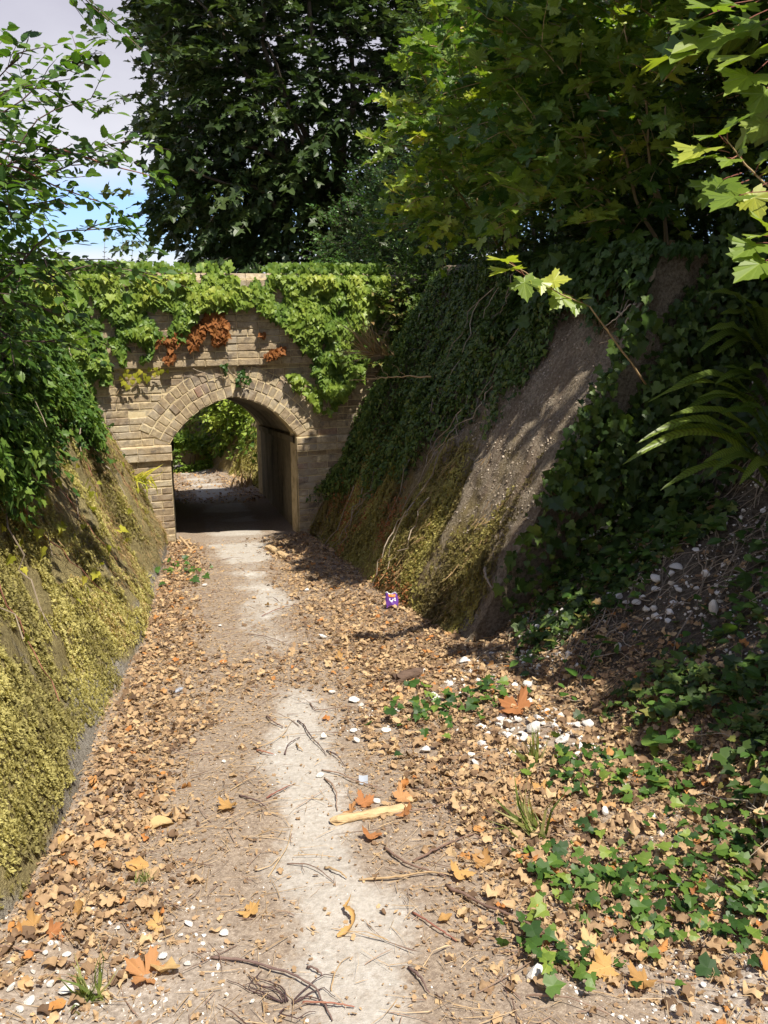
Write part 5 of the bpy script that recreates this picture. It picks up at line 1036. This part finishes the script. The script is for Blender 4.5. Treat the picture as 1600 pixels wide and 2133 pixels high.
# dead cane and pale roots on the shaded bank
P = np.array([at(x, y, 8.0 - .9 * i / 3) for i, (x, y) in enumerate([(728, 792), (790, 788), (842, 783), (897, 786)])]); o = empty('dead_cane', tuple(map(float, P[0])), 'thin orange-brown dead cane sticking out level over the shaded ivy bank', 'cane')
t = np.linspace(0, 3, 20); Q = np.column_stack([np.interp(t, np.arange(4), P[:, k]) for k in range(3)]) + R3(20, .006); child('stem', [tube(Q, np.linspace(.003, .008, 20), 6, .4)], M['strawtwig'], o)
for i in (4, 7, 9, 13):
    l, _ = limb(Q[i], Q[i] + np.array([-.12, .05, random.uniform(-.08, .16)]), .003, .001, 6, .1); child('side_twig', [l], M['strawtwig'], o)
def root_thing(label, lines):
    p0 = hit(*lines[0][0][0]); o = empty('exposed_root', tuple(map(float, p0)), label, 'root')
    for pts, r in lines:
        P = np.array([hit(*p) for p in pts]) + np.array([-.03, -.02, .02]); n = 18; t = np.linspace(0, len(P) - 1, n); Q = np.column_stack([np.interp(t, np.arange(len(P)), P[:, k]) for k in range(3)])
        for _ in range(3): Q[1:-1] = (Q[:-2] + 2 * Q[1:-1] + Q[2:]) / 4
        child('root', [tube(Q + R3(n, r * .25), np.linspace(r, r * .5, n), 7, rng.random())], M['root'], o, smooth=True)
root_thing('pair of thick pale twisting roots hanging over the top of the bare patch', [([(1362, 538), (1368, 575), (1355, 608), (1338, 640), (1325, 660)], .017), ([(1362, 590), (1340, 622), (1320, 655), (1308, 682), (1290, 708)], .012), ([(1352, 560), (1330, 600), (1310, 640), (1300, 665)], .006)])
root_thing('thin pale root straggling along the ivy edge of the bare patch', [([(1135, 610), (1112, 670), (1075, 735), (1050, 800)], .006), ([(1150, 615), (1130, 660), (1105, 700)], .004), ([(1085, 690), (1050, 740), (1030, 790)], .004)])
root_thing('web of fine pale roots below the thick pair on the bare patch', [([(1320, 640), (1290, 670), (1262, 690)], .005), ([(1310, 700), (1280, 715), (1255, 722)], .005), ([(1300, 660), (1275, 650), (1240, 668)], .004), ([(1290, 610), (1282, 650)], .004), ([(1312, 600), (1300, 650), (1285, 690)], .004)])
root_thing('pale root curving down the foot of the shaded bank beside the moss streak', [([(1016, 1185), (1018, 1205), (1032, 1228)], .011)])
# purple crisp packet
pb = hit(818, 1268); k = mppx(pb); W_, H_ = .088, .112; o = empty('crisp_packet', tuple(map(float, pb)), 'crumpled purple snack packet with orange top leaning at the foot of the shaded bank', 'packet')
gx, gy = np.meshgrid(np.linspace(-1, 1, 25), np.linspace(0, 1, 29)); bulge = (1 - np.abs(gx) ** 2.4) * np.clip(np.minimum(gy, 1 - gy) * 5, 0, 1) ** .6
fx = np.array([math.cos(_y), -math.sin(_y), 0]); fz = nrm(np.array([.0, .35, .95])); fn = nrm(np.cross(fx, fz)); crm = (fbm(np.column_stack([gx.ravel() * 3, gy.ravel() * 4, gx.ravel() * 0]), 3).reshape(gx.shape) - .5)
topw = -.006 * (gy > .9) * np.cos(gx * 5 + 1) + .012 * crm * (gy > .85)
def sheet(sg): X_ = gx * W_ / 2 * (1 - .06 * np.sin(gy * 9)); Z_ = gy * H_ + topw; D_ = sg * (.013 * bulge) + .012 * crm * 1.2 * (1 if sg > 0 else .6); return pb + np.array([0, 0, .004]) + X_[..., None] * fx + Z_[..., None] * fz + D_[..., None] * fn * np.sign(-fn[1] or 1)
A_ = sheet(1); B_ = sheet(-1); nf = fn * np.sign(-fn[1])
def face_idx(cond, S_, off=0.0):
    V_ = (S_ + nf * off).reshape(-1, 3); ii = np.arange(gx.size).reshape(gx.shape); T_ = []
    for r_ in range(gx.shape[0] - 1):
        for c_ in range(gx.shape[1] - 1):
            if cond(gx[r_, c_] + 1 / 24, gy[r_, c_] + .5 / 28): a, b, c, d = ii[r_, c_], ii[r_, c_ + 1], ii[r_ + 1, c_ + 1], ii[r_ + 1, c_]; T_ += [(a, b, c), (a, c, d)]
    return V_, np.array(T_), np.full((len(V_), 3), .5)
child('pouch', [face_idx(lambda x, y: y < .94, A_), face_idx(lambda x, y: y < .94, B_)], M['purple'], o, smooth=True)
child('crimped_edge', [face_idx(lambda x, y: y >= .94, A_), face_idx(lambda x, y: y >= .94, B_)], M['silver'], o)
child('orange_band', [face_idx(lambda x, y: .73 < y < .9 and abs(x - .05) < .62 - 1.6 * max(0, .8 - y), A_, .0012)], M['orange'], o, smooth=True)
def mark(x, y):                                          # the white curl and two dots on the front
    r_ = math.hypot((x + .1) / .30, (y - .57) / .13); a_ = math.atan2((y - .57) / .13, (x + .1) / .30)
    return (.62 < r_ < 1.08 and not (.5 < a_ < 2.4)) or math.hypot((x - .48) / .11, (y - .62) / .05) < 1 or math.hypot((x - .48) / .11, (y - .51) / .05) < 1
child('white_print', [face_idx(mark, A_, .0016)], M['white'], o, smooth=True)
# grey plastic scrap
pb = hit(757, 1630); o = empty('plastic_scrap', tuple(map(float, pb)), 'small grey square of plastic lying under a brown twig beside the strip', 'scrap')
gx, gy = np.meshgrid(np.linspace(-1, 1, 9), np.linspace(-1, 1, 9)); Sx = pb + np.array([0, 0, .012]) + (gx * .019)[..., None] * np.array([.96, -.2, .0]) + (gy * .022)[..., None] * np.array([.2, .9, .35]) + (.004 * gx ** 2)[..., None] * UP
g = grid_mesh(Sx[..., 0], Sx[..., 1], Sx[..., 2], np.full(Sx.shape, .5)); g2 = grid_mesh(Sx[..., 0], Sx[..., 1], Sx[..., 2] - .002, np.full(Sx.shape, .5)); child('sheet', [g, (g2[0], g2[1][:, ::-1], g2[2])], M['grey'], o)
# large dry leaves that stand out
BIG = [curl(SYC, .9, .5, .30, 40 + i) for i in range(4)] + [curl(OVAL, 1.6, .5, .3, 50, 1), curl(OVAL, .8, -.8, .4, 51, 1)]
def big_leaf(px, py, w, mat, label, k=None, rot=None, lift=.015, tilt=.35):
    p = hit(px, py) + UP * lift; s_ = w * mppx(p) * .76; a = rot if rot is not None else random.uniform(0, 6.28); Y = np.array([[math.cos(a), math.sin(a), random.uniform(-.1, .4)]]); Z = np.array([[0, -.25, 1.]]) + R3(1, tilt)
    v, t, at_ = scatter(BIG[k if k is not None else random.randrange(6)], p[None] - Y * s_ * .5, Y, Z, s_, [random.random()]); return mesh_np('dry_leaf', [(v, t, at_)], M[mat], smooth=True, loc=p, label=label, category='dry leaf')
for x, y, w, m, lab, k in [(1068, 1480, 80, 'rust', 'large curled rust-red dry leaf at the top of the sunny chalk pile', 0), (290, 2032, 78, 'rust', 'big rust-coloured dry leaf at the bottom by the grass tuft, left half of a pair', 1), (348, 2030, 85, 'tan', 'big folded tan dry leaf overlapping the rust one near the grass tuft', 4),
    (338, 1722, 70, 'tan', 'pale tan dry leaf in deep litter beside the mossy bank, curled lengthwise', 5), (288, 1812, 62, 'tan', 'long pale yellow dry leaf near a dab of moss in the litter', 4), (135, 1762, 66, 'tan', 'orange-tan curled leaf at the foot of the mossy bank', 5), (764, 1677, 44, 'rust', 'rust-orange maple leaf standing behind the split pale log', 2),
    (842, 1668, 48, 'rust', 'orange dry leaf at the bark end of the split pale log', 3), (848, 1703, 36, 'rust', 'rust dry leaf below the end of the split pale log', 0), (734, 1697, 34, 'rust', 'orange leaf touching the broken end of the split pale log', 1), (928, 1922, 42, 'tan', 'upright orange-tan leaf alone beside the wide part of the strip', 4),
    (955, 1832, 50, 'tan', 'folded orange leaf at the end of the smooth pale stick', 2), (1470, 1880, 56, 'rust', 'rust leaf resting on the lower ivy', 1), (1222, 1985, 60, 'tan', 'broad tan leaf at the end of the thick brown stick', 3), (1440, 1455, 70, 'tan', 'hanging curled brown leaf in the shaded ivy', 5), (1075, 1640, 34, 'rust', 'small rust leaf beside the pale curved root', 0),
    (1248, 2030, 62, 'tan', 'wide tan leaf near the bottom gravel', 0), (1330, 2060, 58, 'tan', 'pale crumpled leaf at the gravel edge', 2), (115, 1945, 40, 'rust', 'round orange-brown leaf in the pebbly corner', 3), (165, 1905, 64, 'tan', 'long orange curled leaf above the pebbly corner', 4), (320, 1935, 40, 'tan', 'triangular orange leaf on the dusty edge', 1),
    (60, 1940, 50, 'tan', 'tan leaf at the very edge, above the pebbly corner', 2), (770, 1752, 40, 'rust', 'rust leaf in needles beside the strip, nearer than the split log', 2), (470, 1690, 44, 'tan', 'flat brown leaf on the dusty half of the path', 3), (525, 1905, 46, 'tan', 'star-shaped tan leaf on the dusty path', 0), (1000, 1800, 44, 'tan', 'tan leaf between the brown stick and the ivy', 1),
    (1120, 1650, 40, 'tan', 'brown leaf at the sun edge beside the pale curved root', 2), (705, 1375, 26, 'tan', 'pale leaf in the litter halfway to the bridge', 1), (560, 1265, 18, 'tan', 'tiny tan leaf on the strip near the bridge', 3), (1370, 1222, 24, 'tan', 'brown leaf on the blocky chalk rock', 4)]:
    big_leaf(x, y, w, m, lab, k)
# the curled strip of leaf on the pale path
pts = [(733, 1864, .004), (727, 1885, .006), (718, 1898, .012), (722, 1908, .024), (736, 1916, .022), (740, 1930, .014), (732, 1940, .010), (718, 1949, .006), (702, 1955, .004)]
P = np.array([hit(x, y) + UP * z for x, y, z in pts]); n = 40; t = np.linspace(0, len(P) - 1, n); Q = np.column_stack([np.interp(t, np.arange(len(P)), P[:, k]) for k in range(3)])
for _ in range(4): Q[1:-1] = (Q[:-2] + 2 * Q[1:-1] + Q[2:]) / 4
T_ = nrm(np.gradient(Q, axis=0)); Bn = nrm(np.cross(T_, UP)); tw = np.linspace(-1.2, .4, n) + .7 * np.sin(np.linspace(0, 7, n)); wd_ = np.interp(np.linspace(0, 1, n), [0, .12, .3, .55, .85, 1], [.001, .004, .006, .009, .012, .005]) * (1 + .7 * (rng.random(n) - .5))
side_ = Bn * np.cos(tw)[:, None] + np.cross(Bn, T_) * np.sin(tw)[:, None]; cr_ = np.linspace(-1, 1, 5); nn_ = np.cross(side_, T_)
V_ = Q[:, None] + side_[:, None] * (wd_[:, None] * cr_)[..., None] + nn_[:, None] * (wd_[:, None] * .5 * cr_ ** 2)[..., None] + UP * .006; at_ = np.zeros(V_.shape); at_[..., 0] = cr_[None] * .3; at_[..., 1] = np.linspace(0, 1, n)[:, None]; at_[..., 2] = .55
g = grid_mesh(V_[..., 0], V_[..., 1], V_[..., 2], at_); mesh_np('dry_leaf', [g], M['tan'], smooth=True, loc=Q[0], label='curled tan strip of leaf lying alone on the pale path like a hook', category='dry leaf')

# ------------------------------------------------------------------ ferns, ivy clumps, grass
def fern(label, lst, base_px, Yb, filler=0):
    root = hit(*base_px); o = empty('fern', tuple(map(float, root)), label, 'fern'); Yb = root[1]
    for b, tp, Y0, Y1 in lst:
        Y0 = Yb - .06 + rng.normal(0, .03); Y1 = Yb - .22 + rng.normal(0, .06); b = (base_px[0] + .45 * (b[0] - base_px[0]), base_px[1] + .45 * (b[1] - base_px[1]))
        A, B = at(*b, Y0), at(*tp, Y1); n = 22; t = np.linspace(0, 1, n); L = np.linalg.norm(B - A); Q = A + (B - A) * t[:, None] + UP * (.22 * L * np.sin(np.pi * t) * (.6 + .5 * rng.random()))[:, None]
        T_ = nrm(np.gradient(Q, axis=0)); s1 = nrm(np.cross(T_, UP) + np.array([0, 0, rng.normal(0, .25)]) + UP * .55); N_ = np.cross(s1, T_)
        w = .0092 * Yb * (np.sin(np.pi * np.clip(t * .93 + .07, 0, 1)) ** .55) * (1 - .35 * t) * (1 + .05 * rng.normal(0, 1, n)); w[-1] = .0008; w[:3] *= [.25, .5, .8]; cr_ = np.array([-1, -.5, 0, .5, 1])
        V_ = Q[:, None] + s1[:, None] * (w[:, None] * cr_)[..., None] + N_[:, None] * (w[:, None] * (.35 * np.abs(cr_) + .22 * np.sin(t * 26)[:, None] * np.abs(cr_) * np.sign(cr_)))[..., None]
        a_ = np.zeros(V_.shape); a_[..., 0] = cr_; a_[..., 1] = t[:, None]; a_[..., 2] = rng.random(); g = grid_mesh(V_[..., 0], V_[..., 1], V_[..., 2], a_); child('frond', [g], M['fern'], o, smooth=True)
    return o
fern('large strap-leaved fern leaning out of the shaded slope, nearest the chalk rubble', [((1600, 1010), (1297, 968), 3.45, 3.4), ((1600, 990), (1325, 925), 3.5, 3.4), ((1610, 970), (1358, 903), 3.5, 3.35), ((1620, 950), (1396, 866), 3.6, 3.45), ((1620, 930), (1455, 828), 3.6, 3.5), ((1610, 1010), (1465, 963), 3.4, 3.25), ((1600, 1060), (1475, 992), 3.4, 3.3),
     ((1590, 1060), (1375, 1022), 3.5, 3.45), ((1630, 930), (1540, 850), 3.5, 3.3), ((1640, 960), (1520, 905), 3.4, 3.2), ((1620, 1010), (1540, 1010), 3.4, 3.2), ((1640, 900), (1500, 860), 3.6, 3.3)], (1620, 1010), 3.5)
fern('strap-leaved fern just above the large one, its longest frond arching like a bow', [((1580, 850), (1383, 820), 3.8, 3.7), ((1600, 860), (1490, 800), 3.8, 3.6), ((1610, 850), (1530, 790), 3.7, 3.5), ((1600, 850), (1505, 765), 3.8, 3.7), ((1620, 840), (1560, 770), 3.7, 3.5), ((1580, 870), (1350, 838), 3.9, 3.85), ((1590, 880), (1420, 858), 3.9, 3.8)], (1610, 860), 3.8)
fern('smaller shaded strap-leaved fern highest up the slope, under the sycamore branch', [((1580, 740), (1470, 692), 3.9, 3.8), ((1590, 730), (1500, 655), 3.9, 3.8), ((1580, 750), (1455, 735), 3.9, 3.8), ((1600, 720), (1540, 625), 3.9, 3.8), ((1600, 740), (1480, 610), 4.0, 4.0), ((1610, 740), (1570, 640), 3.8, 3.7), ((1600, 760), (1490, 740), 3.8, 3.6)], (1600, 745), 3.9)
def ivy_clump(label, px, py, w, n, mat='ivy', size=.05, name='ivy_clump', tm=IVY, hgt=.05):
    size *= .8; n = int(n * .85)
    c = hit(px, py); r = w * mppx(c) / 2; q = rng.normal(0, .62, (n, 2)) * (1 + .5 * rng.random((n, 1))); x, y = c[0] + q[:, 0] * r, c[1] + q[:, 1] * r * 1.5; p = np.column_stack([x, y, soil(x, y) + .012 + hgt * rng.random(n)]); o = empty(name, tuple(map(float, c)), label, 'ivy')
    child('foliage', [scatter(tm, p, R3(n) * [1, 1, .3], UP + np.array([-.1, -.4, 0]) + R3(n, .3), size * np.exp(rng.normal(0, .25, n)), rng.random(n))], M[mat], o)
for a in [('ivy clump in the sun just above the white squarish stones', 890, 1488, 110, 60), ('smaller ivy clump by the shade edge, beside the first clump', 955, 1470, 70, 34), ('ivy clump at the sun edge below the long chalk stone', 1010, 1452, 60, 26), ('glossy ivy clump in the middle of the tan leaves at the bottom', 1170, 1850, 110, 60, 'ivy', .045),
          ('light green ivy clump beside the glossy clump in tan leaves', 1290, 1830, 110, 46, 'ivy', .045), ('bright green ivy patch low down in the tan leaves near the gravel', 1320, 1940, 120, 46, 'ivy', .045), ('dense ivy clump creeping out of the shade toward the gravel', 1440, 1890, 140, 110, 'ivy', .045), ('thick ivy clump at the edge of the photo, half in shade', 1560, 1780, 150, 130, 'ivy', .045),
          ('ivy clump at the photo edge in sun, above the gravel', 1560, 1900, 120, 90, 'ivy', .045), ('ivy clump under the sunlit chalk pile', 1200, 1610, 110, 60, 'ivy'), ('ivy clump on the shadow line among brown leaves', 1330, 1640, 150, 90, 'ivy'), ('ivy sprig by the big rounded chalk stone', 1190, 2040, 100, 26, 'ivy', .045),
          ('ivy sprig on the ground at the end of the mossy bank next to the arch', 375, 1192, 85, 44, 'weed', .06), ('little ivy sprig under the glossy clump', 1110, 1960, 60, 16, 'ivy', .05)]: ivy_clump(*a)
y_ = rng.uniform(3.2, 8.6, 46); h_ = rng.uniform(.5, 1.15, 46); p = bank(y_, h_ * LL, -1) + bank_n(-1) * .06; o = empty('yellowing_creeper', tuple(map(float, p[0])), 'creeper with scattered yellow green leaves across the sunlit mossy bank', 'creeper')
child('foliage', [scatter(IVY, p, -UP + R3(46, .6), bank_n(-1) + UP * .5 + R3(46, .4), .055 * np.exp(rng.normal(0, .25, 46)), rng.random(46))], M['yellow'], o)
for y0, h0 in ((4.6, 1.2), (5.4, 1.3), (6.6, 1.3), (7.6, 1.4), (3.6, 1.1)):
    q = bank(y0 + np.cumsum(rng.normal(.02, .05, 12)), np.linspace(h0, h0 - .8, 12) * 1.1, -1) + bank_n(-1) * .03; child('stem', [tube(q, np.linspace(.004, .002, 12), 5, .5)], M['redstem'], o)
grass_tuft('green grass tuft growing from the pebbles in the bottom corner', hit(188, 2075), 30, .13, M['grass'], .02, (.05, 0, 0))
grass_tuft('long arching grass blades among brown leaves at the shadow line', hit(1125, 1745), 26, .20, M['grass'], .02, (-.5, .3, 0))
grass_tuft('thin grass tuft beside the sunny chalk pile', hit(1112, 1590), 22, .16, M['grass'], .012)
grass_tuft('pale drooping dry grass tuft where the ivy curtain meets the shaded bank', np.array(at(790, 740, 8.4)), 90, .5, M['straw'], .06, (-.9, -.5, -.2), 'dry_grass_tuft', wid=.35)
grass_tuft('yellow withered plant hanging at the end of the mossy bank beside the arch', bank(np.array([8.6]), np.array([.85]), -1)[0] + bank_n(-1) * .04, 60, .22, M['yellow'], .06, (.3, -.3, -1.2), 'withered_plant', 'plant', wid=1.3)
grass_tuft('small yellowish grass tuft in the litter near the mossy bank', hit(300, 1835), 60, .045, M['grass'], .015)

bush('evergreen_shrub', 'shaded evergreen shrub standing right above the pale twisting roots', 'shrub', (4.4, 7.6, 1.5), (4.3, 7.4, 2.3), (1.3, .9, 1.1), 1100, 14, .3, .055, OVAL, M['ivydark'], .3)

def chalk_patch(px, py, w, n, s1):
    c = hit(px, py); r = w * mppx(c) / 2; grit(n * 4, c[0] - 2 * r, c[0] + 2 * r, c[1] - 3 * r, c[1] + 3 * r, lambda x, y: .5 * np.exp(-((x - c[0]) / r) ** 2 - ((y - c[1]) / r / 1.5) ** 2), .004, s1, M['chalk'], 'chalk_gravel')
for a in ((1090, 1530, 130, 520, .032), (1200, 1530, 90, 260, .026), (1290, 1075, 120, 700, .034), (1240, 1120, 90, 420, .03), (1350, 1225, 140, 480, .03), (1090, 1400, 150, 320, .026), (960, 1420, 90, 220, .022), (1130, 1290, 120, 380, .026), (1400, 1120, 140, 300, .024), (780, 1500, 110, 120, .012)): chalk_patch(*a)

bush('evergreen_shrub', 'dark evergreen shrub closing the gap under the sycamore branch, beyond the ferns', 'shrub', (5.6, 8.6, 1.5), at(1440, 425, 8.6), (1.3, .8, 1.0), 1000, 15, .3, .055, OVAL, M['ivydark'], .2)
p = on_talus(6000, lambda x, y: ss(.36, .55, cov(x, y, 1.5, 111)), 2.75, 5.2, -.5, 3.6); p[:, 2] += .03 + .15 * rng.random(len(p))
mesh_np('undergrowth', [scatter(IVY, p, R3(len(p)) * [1, 1, .4] - UP * .4 + np.array([-.4, 0, 0]), UP + np.array([-.7, -.3, 0]) + R3(len(p), .35), .055 * np.exp(rng.normal(0, .35, len(p))), rng.random(len(p)) * .7)], M['ivydark'], kind='stuff')

bush('ivy_bush', 'dark bushy ivy growth swallowing the end of the parapet against the shaded bank', 'ivy', fpos(2.75, .6, .1), fpos(2.78, 1.22, .26), (.55, .24, .72), 620, 12, .2, .045, IVYLO, M['ivydark'], .2, 4)
